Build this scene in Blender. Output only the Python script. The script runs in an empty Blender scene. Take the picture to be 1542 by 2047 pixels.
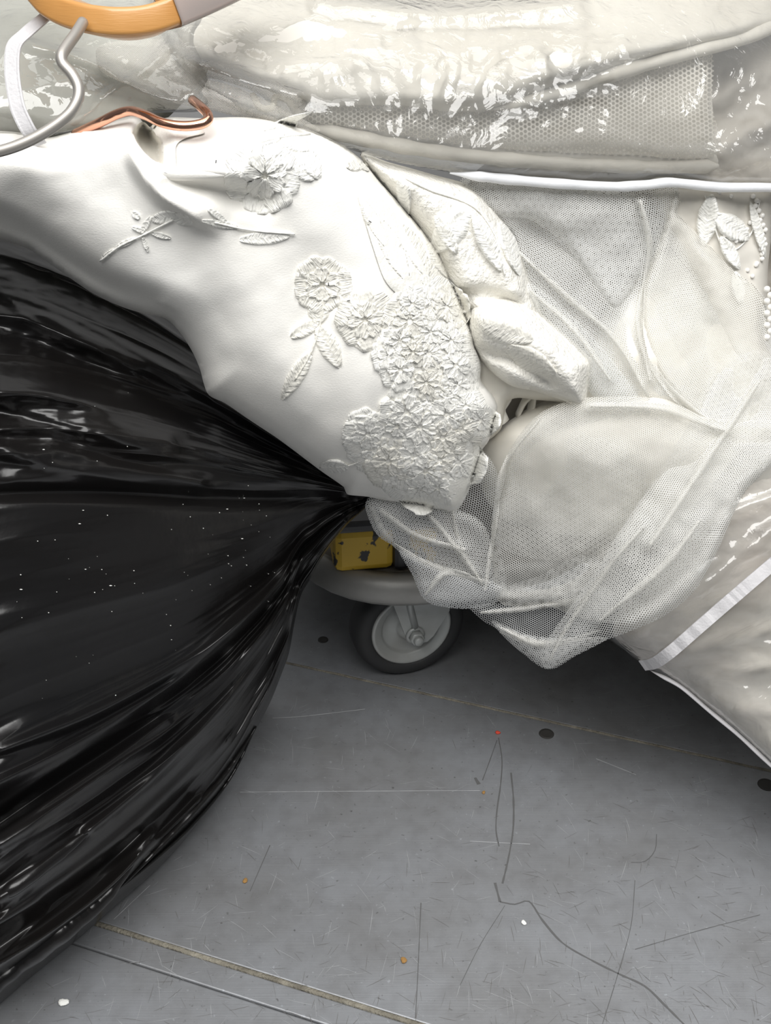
import bpy, math, random
import numpy as np
from mathutils import Vector
from mathutils.geometry import delaunay_2d_cdt

# ------------------------------------------------------------------ camera, world, light
scene = bpy.context.scene
W, H, F = 1542.0, 2047.0, 2200.0          # photograph frame and focal length in its pixels
PITCH = math.radians(30.1)
CAMZ = 0.758
CP, SP = math.cos(PITCH), math.sin(PITCH)
cam_data = bpy.data.cameras.new('camera')
cam = bpy.data.objects.new('camera', cam_data)
scene.collection.objects.link(cam)
cam.location = (0, 0, CAMZ)
cam.rotation_euler = (math.radians(90) - PITCH, 0, 0)
cam_data.sensor_fit = 'VERTICAL'
cam_data.sensor_height = 36.0
cam_data.lens = 36.0 * F / H
cam_data.clip_start = 0.02
scene.camera = cam

world = bpy.data.worlds.new('world')
scene.world = world
world.use_nodes = True
world.node_tree.nodes['Background'].inputs[0].default_value = (0.86, 0.93, 1.0, 1)
world.node_tree.nodes['Background'].inputs[1].default_value = 0.14

def area_light(name, loc, target, size, energy, color=(1, 1, 1), size_y=None):
    l = bpy.data.lights.new(name, 'AREA')
    l.energy = energy; l.color = color; l.size = size
    if size_y:
        l.shape = 'RECTANGLE'; l.size_y = size_y
    o = bpy.data.objects.new(name, l)
    scene.collection.objects.link(o)
    o.location = loc
    o.rotation_euler = (Vector(target) - Vector(loc)).to_track_quat('-Z', 'Y').to_euler()
    return o
area_light('ceiling_light_above_offscreen', (0.0, 0.60, 2.7), (0.0, 0.75, 0.3), 2.2, 23, (1, 0.99, 0.975), 1.5)
area_light('ceiling_light_behind_viewer_offscreen', (0.15, -0.80, 2.75), (0.0, 0.7, 0.2), 3.0, 138, (1, 0.99, 0.975), 1.7)

scene.view_settings.view_transform = 'Standard'
scene.view_settings.look = 'None'
scene.view_settings.gamma = 1.0
scene.view_settings.use_curve_mapping = False
scene.view_settings.exposure = -0.08
scene.cycles.transparent_max_bounces = 24
scene.cycles.max_bounces = 10

rng = np.random.default_rng(7)
random.seed(7)

# ------------------------------------------------------------------ geometry helpers
def P(px, py, d):
    """a point seen at photograph pixel (px, py) at depth d metres -> world"""
    px = np.asarray(px, float); py = np.asarray(py, float); d = np.asarray(d, float)
    xc = (px - W / 2) / F * d
    yc = (H / 2 - py) / F * d
    return np.stack([xc, d * CP + yc * SP, CAMZ + yc * CP - d * SP], -1)

def floor_depth(px, py, z=0.0):
    k = (H / 2 - np.asarray(py, float)) / F * CP - SP
    k = np.minimum(k, -0.02)
    return (z - CAMZ) / k

def on_floor(px, py, z=0.0):
    return P(px, py, floor_depth(px, py, z))

def tag(o, label=None, cat=None, group=None, kind=None):
    if label: o['label'] = label
    if cat: o['category'] = cat
    if group: o['group'] = group
    if kind: o['kind'] = kind
    return o

def mesh_obj(name, verts, faces, m, parent=None, smooth=True, uv=None):
    me = bpy.data.meshes.new(name)
    verts = np.asarray(verts, float)
    me.from_pydata(verts.tolist(), [], [list(map(int, f)) for f in faces])
    if uv is not None:
        ul = me.uv_layers.new(name='UVMap')
        idx = np.empty(len(me.loops), dtype=np.int32)
        me.loops.foreach_get('vertex_index', idx)
        ul.data.foreach_set('uv', np.asarray(uv, np.float32)[idx].ravel())
    if smooth:
        me.polygons.foreach_set('use_smooth', np.ones(len(me.polygons), bool))
    me.materials.append(m)
    me.update()
    o = bpy.data.objects.new(name, me)
    scene.collection.objects.link(o)
    if parent is not None:
        o.parent = parent
    return o

def empty(name, label, cat, group=None):
    o = bpy.data.objects.new(name, None)
    o.empty_display_size = 0.05
    scene.collection.objects.link(o)
    return tag(o, label, cat, group)

def catmull(pts, step, closed=False, cols=2):
    pts = np.asarray(pts, float)
    n = len(pts)
    out = []
    rngi = range(n if closed else n - 1)
    for i in rngi:
        p1 = pts[i]; p2 = pts[(i + 1) % n]
        p0 = pts[(i - 1) % n] if (closed or i > 0) else 2 * p1 - p2
        p3 = pts[(i + 2) % n] if (closed or i < n - 2) else 2 * p2 - p1
        L = np.linalg.norm((p2 - p1)[:cols])
        k = max(1, int(round(L / step)))
        # limit tangents so uneven spacing does not overshoot
        m1 = (p2 - p0) * 0.5; m2 = (p3 - p1) * 0.5
        l1 = np.linalg.norm(m1[:cols]) + 1e-9; l2 = np.linalg.norm(m2[:cols]) + 1e-9
        m1 = m1 * min(1.0, L / l1); m2 = m2 * min(1.0, L / l2)
        t = (np.arange(k) / k)[:, None]
        h00 = 2 * t**3 - 3 * t**2 + 1; h10 = t**3 - 2 * t**2 + t
        h01 = -2 * t**3 + 3 * t**2; h11 = t**3 - t**2
        out.append(h00 * p1 + h10 * m1 + h01 * p2 + h11 * m2)
    if not closed:
        out.append(pts[-1:])
    return np.concatenate(out, 0)

def seg_dist(q, poly, closed=True):
    """distance of points q (N,2) to polyline; also signed side and param"""
    a = poly if closed else poly[:-1]
    b = np.roll(poly, -1, 0) if closed else poly[1:]
    best = np.full(len(q), 1e9); side = np.zeros(len(q)); par = np.zeros(len(q))
    ab = b - a; L2 = (ab**2).sum(1) + 1e-9
    M = len(a)
    for s in range(0, len(q), 4000):
        qq = q[s:s + 4000]
        w = qq[:, None, :] - a[None]
        t = np.clip((w * ab[None]).sum(2) / L2[None], 0, 1)
        r = w - t[..., None] * ab[None]
        d2 = (r**2).sum(2)
        k = d2.argmin(1)
        ii = np.arange(len(qq))
        best[s:s + 4000] = np.sqrt(d2[ii, k])
        rr = w[ii, k]
        side[s:s + 4000] = np.sign(ab[k, 0] * rr[:, 1] - ab[k, 1] * rr[:, 0])
        par[s:s + 4000] = (k + t[ii, k]) / M
    return best, side, par

def inside(q, poly):
    c = np.zeros(len(q), bool)
    x, y = q[:, 0], q[:, 1]
    j = len(poly) - 1
    for i in range(len(poly)):
        xi, yi = poly[i]; xj, yj = poly[j]
        if yi != yj:
            m = ((yi > y) != (yj > y)) & (x < (xj - xi) * (y - yi) / (yj - yi) + xi)
            c ^= m
        j = i
    return c

_perm = np.random.default_rng(3).random((256, 256))
def vnoise(x, y):
    xi = np.floor(x).astype(int); yi = np.floor(y).astype(int)
    fx = x - xi; fy = y - yi
    fx = fx * fx * fx * (fx * (fx * 6 - 15) + 10); fy = fy * fy * fy * (fy * (fy * 6 - 15) + 10)
    g = lambda a, b: _perm[a % 256, b % 256]
    return (g(xi, yi) * (1 - fx) * (1 - fy) + g(xi + 1, yi) * fx * (1 - fy)
            + g(xi, yi + 1) * (1 - fx) * fy + g(xi + 1, yi + 1) * fx * fy) * 2 - 1
def fbm(x, y, o=4):
    s = 0; a = 1; n = 0
    for i in range(o):
        s = s + a * vnoise(x * 2**i + 17.3 * i, y * 2**i - 9.1 * i); n += a; a *= 0.5
    return s / n
def ridged(x, y, o=4):
    s = 0; a = 1; n = 0
    for i in range(o):
        s = s + a * (1 - 2 * np.abs(vnoise(x * 2**i + 31.7 * i, y * 2**i + 5.3 * i))); n += a; a *= 0.55
    return s / n

class TPS:
    def __init__(self, pts, lam=1e-4):
        p = np.asarray(pts, float)
        self.c = p[:, :2] / 1000; n = len(p)
        K = self.k(np.linalg.norm(self.c[:, None] - self.c[None], axis=2)) + lam * np.eye(n)
        A = np.zeros((n + 3, n + 3)); A[:n, :n] = K
        A[:n, n] = 1; A[:n, n + 1:] = self.c; A[n, :n] = 1; A[n + 1:, :n] = self.c.T
        b = np.zeros(n + 3); b[:n] = p[:, 2]
        self.w = np.linalg.solve(A, b)
    @staticmethod
    def k(r):
        return np.where(r > 1e-9, r * r * np.log(np.maximum(r, 1e-9)), 0)
    def __call__(self, q):
        q = np.asarray(q, float) / 1000
        r = np.linalg.norm(q[:, None] - self.c[None], axis=2)
        n = len(self.c)
        return self.k(r) @ self.w[:n] + self.w[n] + q @ self.w[n + 1:]

def stroke(q, poly, amp, wl, wr=None, fade=0.0):
    """sculpting stroke: ridge (amp > 0, towards the viewer) along a traced line; wl / wr widths on its two sides"""
    wr = wr or wl
    pl = catmull(poly, 12)
    d, s, t = seg_dist(q, pl, closed=False)
    w = np.where(s < 0, wl, wr)
    e = np.ones(len(q))
    if fade > 0:
        e = np.clip(t / fade, 0, 1) * np.clip((1 - t) / fade, 0, 1)
        e = e * e * (3 - 2 * e)
    return amp * np.exp(-(d / w)**2) * e

class Sheet:
    """a piece of cloth or film: outline, base depth, rolled rim, folds"""
    def __init__(self, outline, base, off=0.0, bulge=0.02, rim=60, strokes=(), noise=(), fn=None, step=8, sharp=False, ob=None):
        self.out = np.asarray(outline, float) if sharp else catmull(outline, step, closed=True)
        if sharp:
            o = []
            for i in range(len(self.out)):
                a, b = self.out[i], self.out[(i + 1) % len(self.out)]
                k = max(1, int(np.linalg.norm(b - a) / step))
                o += [a + (b - a) * j / k for j in range(k)]
            self.out = np.array(o)
        self.base = base; self.off = off; self.bulge = bulge; self.rim = rim
        self.strokes = strokes; self.noise = noise; self.fn = fn; self.step = step
    def shape(self, q):
        d, _, _ = seg_dist(q, self.out)
        t = 1 - np.minimum(d / self.rim, 1)
        return np.sqrt(np.maximum(1 - t * t, 0)), d
    def depth(self, q, front=True):
        q = np.asarray(q, float)
        sh, d = self.shape(q)
        r = self.base(q) + self.off - self.bulge * sh
        e = np.clip(d / 25.0, 0.15, 1)
        for st in self.strokes:
            r = r - stroke(q, *st) * e
        for (fx, fy, amp, kind) in self.noise:
            f = ridged if kind == 'r' else fbm
            r = r - amp * f(q[:, 0] / fx, q[:, 1] / fy) * e
        if self.fn is not None:
            r = r - self.fn(q, d)
        return np.minimum(r, floor_depth(q[:, 0], q[:, 1], 0.004))
    def tri(self):
        s = self.step
        mn = self.out.min(0); mx = self.out.max(0)
        ys = np.arange(mn[1], mx[1], s * 0.866)
        g = []
        for i, y in enumerate(ys):
            xs = np.arange(mn[0] + (i % 2) * s * 0.5, mx[0], s)
            g.append(np.stack([xs, np.full(len(xs), y)], -1))
        g = np.concatenate(g, 0)
        g = g[inside(g, self.out)]
        d, _, _ = seg_dist(g, self.out)
        g = g[d > s * 0.55]
        nb = len(self.out)
        allp = np.concatenate([self.out, g], 0)
        res = delaunay_2d_cdt([Vector(p) for p in allp], [], [list(range(nb))], 1, 1e-4)
        v = np.array([(p.x, p.y) for p in res[0]])
        fc = np.array([f for f in res[2]], int)
        return v, fc
    def build(self, name, m, parent=None, back=None, uvrot=0.0, uvwarp=0.0):
        v, fc = self.tri()
        d = self.depth(v)
        p = P(v[:, 0], v[:, 1], d)
        # orient towards the viewer
        a, b, c = p[fc[:, 0]], p[fc[:, 1]], p[fc[:, 2]]
        nrm = np.cross(b - a, c - a)
        view = a - np.array([0, 0, CAMZ])
        flip = (nrm * view).sum(1) > 0
        fc[flip] = fc[flip][:, ::-1]
        uvb = np.stack([v[:, 0], -v[:, 1]], -1) / F * 0.85
        ca, sa = math.cos(uvrot), math.sin(uvrot)
        uv = np.stack([uvb[:, 0] * ca - uvb[:, 1] * sa, uvb[:, 0] * sa + uvb[:, 1] * ca], -1)
        if uvwarp:
            uv = uv + uvwarp * np.stack([fbm(v[:, 0] / 170, v[:, 1] / 170, 2), fbm(v[:, 0] / 170 + 50, v[:, 1] / 170 + 9, 2)], -1)
        faces = fc
        if back:
            sh, dd = self.shape(v)
            inner = dd > 1e-3
            db = np.minimum(self.base(v) + self.off + back * sh, floor_depth(v[:, 0], v[:, 1], 0.003))
            pb = P(v[:, 0], v[:, 1], np.maximum(db, d))
            m2 = np.where(inner, np.arange(len(v)) + len(v), np.arange(len(v)))
            p = np.concatenate([p, pb], 0); uv = np.concatenate([uv, uv], 0)
            faces = np.concatenate([fc, m2[fc][:, ::-1]], 0)
            used = np.unique(faces); remap = -np.ones(len(p), int); remap[used] = np.arange(len(used))
            p = p[used]; uv = uv[used]; faces = remap[faces]
        return mesh_obj(name, p, faces, m, parent, True, uv)

def tube(name, pts, rad, m, parent=None, seg=10, caps=True, flat=None):
    """sweep a round (or flat, flat=(a, b)) section along world points"""
    pts = np.asarray(pts, float); n = len(pts)
    r = np.full(n, rad) if np.isscalar(rad) else np.asarray(rad, float)
    tan = np.gradient(pts, axis=0); tan /= np.linalg.norm(tan, axis=1)[:, None] + 1e-12
    up = np.array([0, 0, 1.0]) if abs(tan[0, 2]) < 0.9 else np.array([1.0, 0, 0])
    nr = np.cross(tan[0], up); nr /= np.linalg.norm(nr)
    vs = []
    for i in range(n):
        nr = nr - tan[i] * (nr @ tan[i]); nr /= np.linalg.norm(nr)
        bn = np.cross(tan[i], nr)
        for k in range(seg):
            a = 2 * math.pi * k / seg
            fa, fb = (flat if flat is not None else (1, 1))
            vs.append(pts[i] + r[i] * (fa * math.cos(a) * nr + fb * math.sin(a) * bn))
    fs = []
    for i in range(n - 1):
        for k in range(seg):
            a = i * seg + k; b = i * seg + (k + 1) % seg
            fs.append((a, b, b + seg, a + seg))
    if caps:
        fs.append(tuple(range(seg))[::-1]); fs.append(tuple(range((n - 1) * seg, n * seg)))
    return mesh_obj(name, vs, fs, m, parent)

def ptube(name, ppts, rad, m, parent=None, step=8, **kw):
    """tube along (px, py, depth) points"""
    c = catmull(ppts, step)
    return tube(name, P(c[:, 0], c[:, 1], c[:, 2]), rad, m, parent, **kw)

def ribbon(name, pts3, side, width, thick, m, parent=None):
    """flat band: world centre points, side vectors"""
    pts = np.asarray(pts3); n = len(pts)
    tan = np.gradient(pts, axis=0); tan /= np.linalg.norm(tan, axis=1)[:, None]
    sd = np.asarray(side, float)
    if sd.ndim == 1: sd = np.tile(sd, (n, 1))
    sd = sd - tan * (sd * tan).sum(1)[:, None]; sd /= np.linalg.norm(sd, axis=1)[:, None]
    nm = np.cross(tan, sd)
    w = np.full(n, width) if np.isscalar(width) else np.asarray(width)
    prof = [(-.5, -.5), (-.5, .5), (-.4, .9), (-.3, .5), (.3, .5), (.4, .9), (.5, .5), (.5, -.5)]
    vs = []
    for i in range(n):
        for a, b in prof:
            vs.append(pts[i] + sd[i] * a * w[i] + nm[i] * b * thick)
    K = len(prof); fs = []
    for i in range(n - 1):
        for k in range(K):
            a = i * K + k; b = i * K + (k + 1) % K
            fs.append((a, b, b + K, a + K))
    fs.append(tuple(range(K))); fs.append(tuple(range((n - 1) * K, n * K))[::-1])
    return mesh_obj(name, vs, fs, m, parent, smooth=False)

def bev_box(name, c, sx, sy, sz, m, parent=None, rz=0.0, bev=0.004):
    """bevelled box, base centre c, turned rz"""
    import bmesh
    bm = bmesh.new(); bmesh.ops.create_cube(bm, size=1)
    for v in bm.verts:
        v.co = Vector((v.co.x * sx, v.co.y * sy, (v.co.z + .5) * sz))
    bmesh.ops.bevel(bm, geom=bm.edges[:], offset=bev, segments=2, affect='EDGES', profile=0.5)
    ca, sa = math.cos(rz), math.sin(rz)
    for v in bm.verts:
        x, y = v.co.x, v.co.y
        v.co = Vector((c[0] + x * ca - y * sa, c[1] + x * sa + y * ca, c[2] + v.co.z))
    me = bpy.data.meshes.new(name); bm.to_mesh(me); bm.free()
    me.materials.append(m)
    o = bpy.data.objects.new(name, me); scene.collection.objects.link(o)
    if parent is not None: o.parent = parent
    return o

def lathe(name, prof, origin, axis, m, parent=None, seg=48, ring=False):
    """profile [(radius, along axis)] turned about axis through origin"""
    ax = np.asarray(axis, float); ax /= np.linalg.norm(ax)
    u = np.cross(ax, [0, 0, 1.0]) if abs(ax[2]) < 0.9 else np.array([1.0, 0, 0]); u /= np.linalg.norm(u); v = np.cross(ax, u)
    vs = []; n = len(prof)
    for (r, h) in prof:
        for k in range(seg):
            a = 2 * math.pi * k / seg
            vs.append(np.asarray(origin) + ax * h + r * (math.cos(a) * u + math.sin(a) * v))
    fs = []
    for i in range(n - 1):
        for k in range(seg):
            a = i * seg + k; b = i * seg + (k + 1) % seg
            fs.append((a, b, b + seg, a + seg))
    if ring:
        for k in range(seg):
            a = (n - 1) * seg + k; b = (n - 1) * seg + (k + 1) % seg
            fs.append((a, b, (k + 1) % seg, k))
    else:
        fs.append(tuple(range(seg))[::-1]); fs.append(tuple(range((n - 1) * seg, n * seg)))
    o = mesh_obj(name, vs, fs, m, parent)
    return o

# ------------------------------------------------------------------ materials
def mat(name, color, rough=0.6, metal=0.0, spec=0.5, var=None, var_scale=8.0, bumps=(), sheen=0.0, coat=0.0, sss=0.0, coord='Object'):
    """principled with optional colour variation and list of bump layers (scale, strength, distance, stretch, detail)"""
    m = bpy.data.materials.new(name); m.use_nodes = True
    nt = m.node_tree; N = nt.nodes; L = nt.links
    b = N['Principled BSDF']
    b.inputs['Base Color'].default_value = (*color, 1)
    b.inputs['Roughness'].default_value = rough
    b.inputs['Metallic'].default_value = metal
    b.inputs['Specular IOR Level'].default_value = spec
    if sheen: b.inputs['Sheen Weight'].default_value = sheen
    if coat: b.inputs['Coat Weight'].default_value = coat
    if sss:
        b.inputs['Subsurface Weight'].default_value = sss
        b.inputs['Subsurface Radius'].default_value = (0.01, 0.009, 0.007)
        b.inputs['Subsurface Scale'].default_value = 0.5
    tc = N.new('ShaderNodeTexCoord')
    if var:
        n = N.new('ShaderNodeTexNoise'); n.inputs['Scale'].default_value = var_scale; n.inputs['Detail'].default_value = 5
        L.new(tc.outputs[coord], n.inputs['Vector'])
        r = N.new('ShaderNodeValToRGB')
        r.color_ramp.elements[0].position = 0.3; r.color_ramp.elements[1].position = 0.7
        r.color_ramp.elements[0].color = (*color, 1); r.color_ramp.elements[1].color = (*var, 1)
        L.new(n.outputs['Fac'], r.inputs['Fac']); L.new(r.outputs['Color'], b.inputs['Base Color'])
    prev = None
    for (sc, st, di, stretch, det) in bumps:
        mp = N.new('ShaderNodeMapping'); mp.inputs['Scale'].default_value = stretch
        L.new(tc.outputs[coord], mp.inputs['Vector'])
        n = N.new('ShaderNodeTexNoise'); n.inputs['Scale'].default_value = sc; n.inputs['Detail'].default_value = det
        L.new(mp.outputs['Vector'], n.inputs['Vector'])
        bp = N.new('ShaderNodeBump'); bp.inputs['Strength'].default_value = st; bp.inputs['Distance'].default_value = di
        L.new(n.outputs['Fac'], bp.inputs['Height'])
        if prev: L.new(prev.outputs['Normal'], bp.inputs['Normal'])
        prev = bp
    if prev: L.new(prev.outputs['Normal'], b.inputs['Normal'])
    return m

def thin_film(name, tint=(0.93, 0.93, 0.92), haze=0.10, haze_col=(0.8, 0.8, 0.78), rough=0.06, bump=0.3, scale=60, ior=1.5):
    """clear polythene: see-through, mirror-like by Fresnel, a little milky"""
    m = bpy.data.materials.new(name); m.use_nodes = True
    nt = m.node_tree; N = nt.nodes; L = nt.links; N.clear()
    out = N.new('ShaderNodeOutputMaterial')
    tr = N.new('ShaderNodeBsdfTransparent'); tr.inputs[0].default_value = (*tint, 1)
    df = N.new('ShaderNodeBsdfDiffuse'); df.inputs[0].default_value = (*haze_col, 1)
    gl = N.new('ShaderNodeBsdfGlossy'); gl.inputs['Roughness'].default_value = rough
    fr = N.new('ShaderNodeFresnel'); fr.inputs[0].default_value = ior
    m1 = N.new('ShaderNodeMixShader'); m1.inputs[0].default_value = haze
    m2 = N.new('ShaderNodeMixShader')
    tc = N.new('ShaderNodeTexCoord')
    n = N.new('ShaderNodeTexNoise'); n.inputs['Scale'].default_value = scale; n.inputs['Detail'].default_value = 3
    n.inputs['Distortion'].default_value = 1.2
    bp = N.new('ShaderNodeBump'); bp.inputs['Strength'].default_value = bump; bp.inputs['Distance'].default_value = 0.004
    L.new(tc.outputs['Object'], n.inputs['Vector']); L.new(n.outputs['Fac'], bp.inputs['Height'])
    L.new(bp.outputs['Normal'], gl.inputs['Normal']); L.new(bp.outputs['Normal'], fr.inputs['Normal'])
    ml = N.new('ShaderNodeMath'); ml.operation = 'MULTIPLY'; ml.inputs[1].default_value = 1.8; ml.use_clamp = True
    L.new(fr.outputs[0], ml.inputs[0])
    L.new(tr.outputs[0], m1.inputs[1]); L.new(df.outputs[0], m1.inputs[2])
    L.new(ml.outputs[0], m2.inputs[0]); L.new(m1.outputs[0], m2.inputs[1]); L.new(gl.outputs[0], m2.inputs[2])
    L.new(m2.outputs[0], out.inputs[0])
    return m

def net(name, color, pitch, cover=0.5, soft=0.6, rough=0.7):
    """woven netting: hexagonal holes (three crossed sines on the cloth's own UV), threads diffuse + translucent"""
    m = bpy.data.materials.new(name); m.use_nodes = True
    nt = m.node_tree; N = nt.nodes; L = nt.links; N.clear()
    out = N.new('ShaderNodeOutputMaterial')
    uv = N.new('ShaderNodeUVMap')
    k = 2 * math.pi / (pitch * 0.866)
    add = None
    for a in (0, 120, 240):
        dt = N.new('ShaderNodeVectorMath'); dt.operation = 'DOT_PRODUCT'
        dt.inputs[1].default_value = (k * math.cos(math.radians(a)), k * math.sin(math.radians(a)), 0)
        L.new(uv.outputs[0], dt.inputs[0])
        co = N.new('ShaderNodeMath'); co.operation = 'COSINE'; L.new(dt.outputs['Value'], co.inputs[0])
        if add is None: add = co
        else:
            s = N.new('ShaderNodeMath'); s.operation = 'ADD'
            L.new(add.outputs[0], s.inputs[0]); L.new(co.outputs[0], s.inputs[1]); add = s
    # sum runs -1.5 .. 3, holes at the maxima
    mr = N.new('ShaderNodeMapRange'); mr.clamp = True
    thr = 2.2 - 2.6 * cover
    thr = np.interp(cover, [0.2, 0.35, 0.5, 0.65, 0.8], [-1.0, -0.7, -0.3, 0.3, 1.2])
    mr.inputs['From Min'].default_value = thr + soft; mr.inputs['From Max'].default_value = thr - soft
    L.new(add.outputs[0], mr.inputs['Value'])
    df = N.new('ShaderNodeBsdfDiffuse'); df.inputs[0].default_value = (*color, 1)
    tl = N.new('ShaderNodeBsdfTranslucent'); tl.inputs[0].default_value = (*color, 1)
    mx = N.new('ShaderNodeMixShader'); mx.inputs[0].default_value = 0.35
    L.new(df.outputs[0], mx.inputs[1]); L.new(tl.outputs[0], mx.inputs[2])
    tr = N.new('ShaderNodeBsdfTransparent')
    m2 = N.new('ShaderNodeMixShader')
    L.new(mr.outputs[0], m2.inputs[0]); L.new(tr.outputs[0], m2.inputs[1]); L.new(mx.outputs[0], m2.inputs[2])
    L.new(m2.outputs[0], out.inputs[0])
    return m

def lace_mat(name, color, scale=420, strength=0.9):
    """raised satin-stitch embroidery"""
    m = bpy.data.materials.new(name); m.use_nodes = True
    nt = m.node_tree; N = nt.nodes; L = nt.links
    b = N['Principled BSDF']; b.inputs['Base Color'].default_value = (*color, 1)
    b.inputs['Roughness'].default_value = 0.45; b.inputs['Sheen Weight'].default_value = 0.2
    uv = N.new('ShaderNodeUVMap')
    mp = N.new('ShaderNodeMapping'); mp.inputs['Scale'].default_value = (1, 0.2, 1)
    L.new(uv.outputs[0], mp.inputs['Vector'])
    n = N.new('ShaderNodeTexNoise'); n.inputs['Scale'].default_value = scale; n.inputs['Detail'].default_value = 2
    L.new(mp.outputs[0], n.inputs['Vector'])
    bp = N.new('ShaderNodeBump'); bp.inputs['Strength'].default_value = strength; bp.inputs['Distance'].default_value = 0.0015
    L.new(n.outputs['Fac'], bp.inputs['Height'])
    tc = N.new('ShaderNodeTexCoord')
    v = N.new('ShaderNodeTexVoronoi'); v.inputs['Scale'].default_value = 330
    L.new(tc.outputs['Object'], v.inputs['Vector'])
    b2 = N.new('ShaderNodeBump'); b2.inputs['Strength'].default_value = 0.5; b2.inputs['Distance'].default_value = 0.001
    L.new(v.outputs['Distance'], b2.inputs['Height']); L.new(bp.outputs[0], b2.inputs['Normal'])
    L.new(b2.outputs[0], b.inputs['Normal'])
    return m

M = {}
M['crepe'] = mat('white_crepe', (0.88, 0.87, 0.83), 0.62, var=(0.84, 0.82, 0.77), var_scale=9, sheen=0.1,
                 bumps=[(700, 0.25, 0.0006, (1, 1, 1.6), 2), (12, 0.12, 0.01, (1, 1, 1), 2)])
M['crepe_inside'] = mat('cream_lining', (0.82, 0.80, 0.74), 0.7)
M['embroidery'] = lace_mat('white_embroidery', (0.86, 0.85, 0.80))
M['embroidery_ivory'] = lace_mat('ivory_embroidery', (0.80, 0.78, 0.71))
M['lace_ground'] = mat('ivory_lace_ground', (0.85, 0.835, 0.78), 0.6, bumps=[(520, 0.45, 0.001, (1, 1, 1), 3), (80, 0.15, 0.004, (1, 1, 1), 3)])
M['lace_textured'] = mat('ivory_corded_lace', (0.83, 0.81, 0.75), 0.6, bumps=[(380, 0.8, 0.002, (1, 1, 1), 3), (75, 0.45, 0.006, (1, 1, 1), 3)])
M['ivory_satin'] = mat('ivory_satin', (0.76, 0.74, 0.68), 0.5, var=(0.72, 0.69, 0.62), var_scale=6, bumps=[(30, 0.15, 0.01, (1, 1, 1), 3)])
M['beige_gown'] = mat('beige_gown', (0.60, 0.57, 0.51), 0.6, var=(0.66, 0.635, 0.58), var_scale=7, bumps=[(40, 0.10, 0.006, (1, 2, 1), 3)])
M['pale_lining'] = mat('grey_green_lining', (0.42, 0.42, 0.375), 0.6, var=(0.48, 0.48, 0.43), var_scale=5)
M['blush_gown'] = mat('blush_tinted_gown', (0.76, 0.73, 0.66), 0.6, var=(0.74, 0.66, 0.60), var_scale=11, bumps=[(25, 0.5, 0.012, (1, 3, 1), 3)])
M['taupe'] = mat('shade_toned_fabric', (0.40, 0.37, 0.325), 0.7, var=(0.46, 0.43, 0.385), var_scale=9, bumps=[(35, 0.2, 0.008, (1, 1, 1), 3)])  # tone set dark to stand for shade deep in the heap
M['film'] = thin_film('clear_film', haze=0.16)
M['film_crinkled'] = thin_film('crinkled_clear_film', haze=0.14, bump=0.40, scale=70, rough=0.04)
M['piping'] = mat('white_piping', (0.80, 0.81, 0.83), 0.5, bumps=[(300, 0.2, 0.001, (1, 1, 1), 2)])
M['strap'] = mat('grey_white_webbing', (0.60, 0.59, 0.60), 0.7, var=(0.54, 0.53, 0.54), var_scale=60, bumps=[(500, 0.4, 0.001, (1, 1, 1), 2)])
M['tulle'] = net('white_tulle', (0.86, 0.86, 0.84), 0.00165, 0.44)
M['tulle_fine'] = net('fine_ivory_tulle', (0.84, 0.83, 0.79), 0.0015, 0.56)
M['tulle_open'] = net('open_tulle', (0.86, 0.87, 0.87), 0.0018, 0.34)
M['netting'] = net('coarse_net', (0.84, 0.81, 0.75), 0.0036, 0.6, 0.5)
M['organza'] = net('organza', (0.84, 0.81, 0.76), 0.0012, 0.5, 0.6)
M['black_bag'] = mat('black_polythene', (0.006, 0.006, 0.0065), 0.25, spec=0.42, var=(0.009, 0.008, 0.0075), var_scale=5,
                     bumps=[(45, 0.10, 0.006, (1, 1, 1), 4), (9, 0.15, 0.01, (1, 1, 1), 2)])
M['copper'] = mat('copper_wire', (0.86, 0.46, 0.32), 0.16, 1.0, bumps=[(90, 0.05, 0.001, (1, 1, 1), 2)])
M['steel_wire'] = mat('dull_steel_wire', (0.47, 0.445, 0.41), 0.48, 0.7)
M['wood'] = mat('varnished_beech', (0.54, 0.26, 0.075), 0.35, var=(0.60, 0.31, 0.10), var_scale=22, coat=0.4, bumps=[(120, 0.1, 0.001, (1, 1, 12), 2)])
M['sleeve'] = thin_film('pink_tinted_sleeve', (0.85, 0.74, 0.66), 0.45, (0.80, 0.72, 0.68), 0.2, 0.2, 40)
M['rubber'] = mat('black_rubber', (0.022, 0.022, 0.023), 0.65, var=(0.03, 0.03, 0.03), var_scale=30)
M['zinc'] = mat('zinc_plated_steel', (0.47, 0.49, 0.48), 0.45, 0.3, var=(0.36, 0.36, 0.34), var_scale=25, bumps=[(160, 0.1, 0.001, (1, 1, 1), 3)])
M['deck_metal'] = mat('worn_grey_rim', (0.34, 0.335, 0.32), 0.5, 0.4, var=(0.24, 0.235, 0.22), var_scale=18, bumps=[(70, 0.25, 0.002, (1, 1, 1), 4)])
M['deck_board'] = mat('dirty_brown_board', (0.10, 0.085, 0.066), 0.8, var=(0.15, 0.135, 0.11), var_scale=20, bumps=[(90, 0.4, 0.002, (1, 1, 1), 4)])
M['black_plastic'] = mat('black_plastic', (0.02, 0.02, 0.022), 0.4)
M['pearl'] = mat('pearl_bead', (0.85, 0.83, 0.79), 0.18, coat=0.6)
M['dark_stain'] = mat('dark_countersink', (0.035, 0.033, 0.03), 0.7)
M['graphite'] = mat('dark_scuff', (0.10, 0.10, 0.10), 0.6)
M['graphite_faint'] = mat('faint_scratch', (0.20, 0.195, 0.19), 0.5, 0.5)
M['pale_scratch'] = mat('bright_scratch', (0.46, 0.47, 0.48), 0.5, 0.2)
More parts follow.
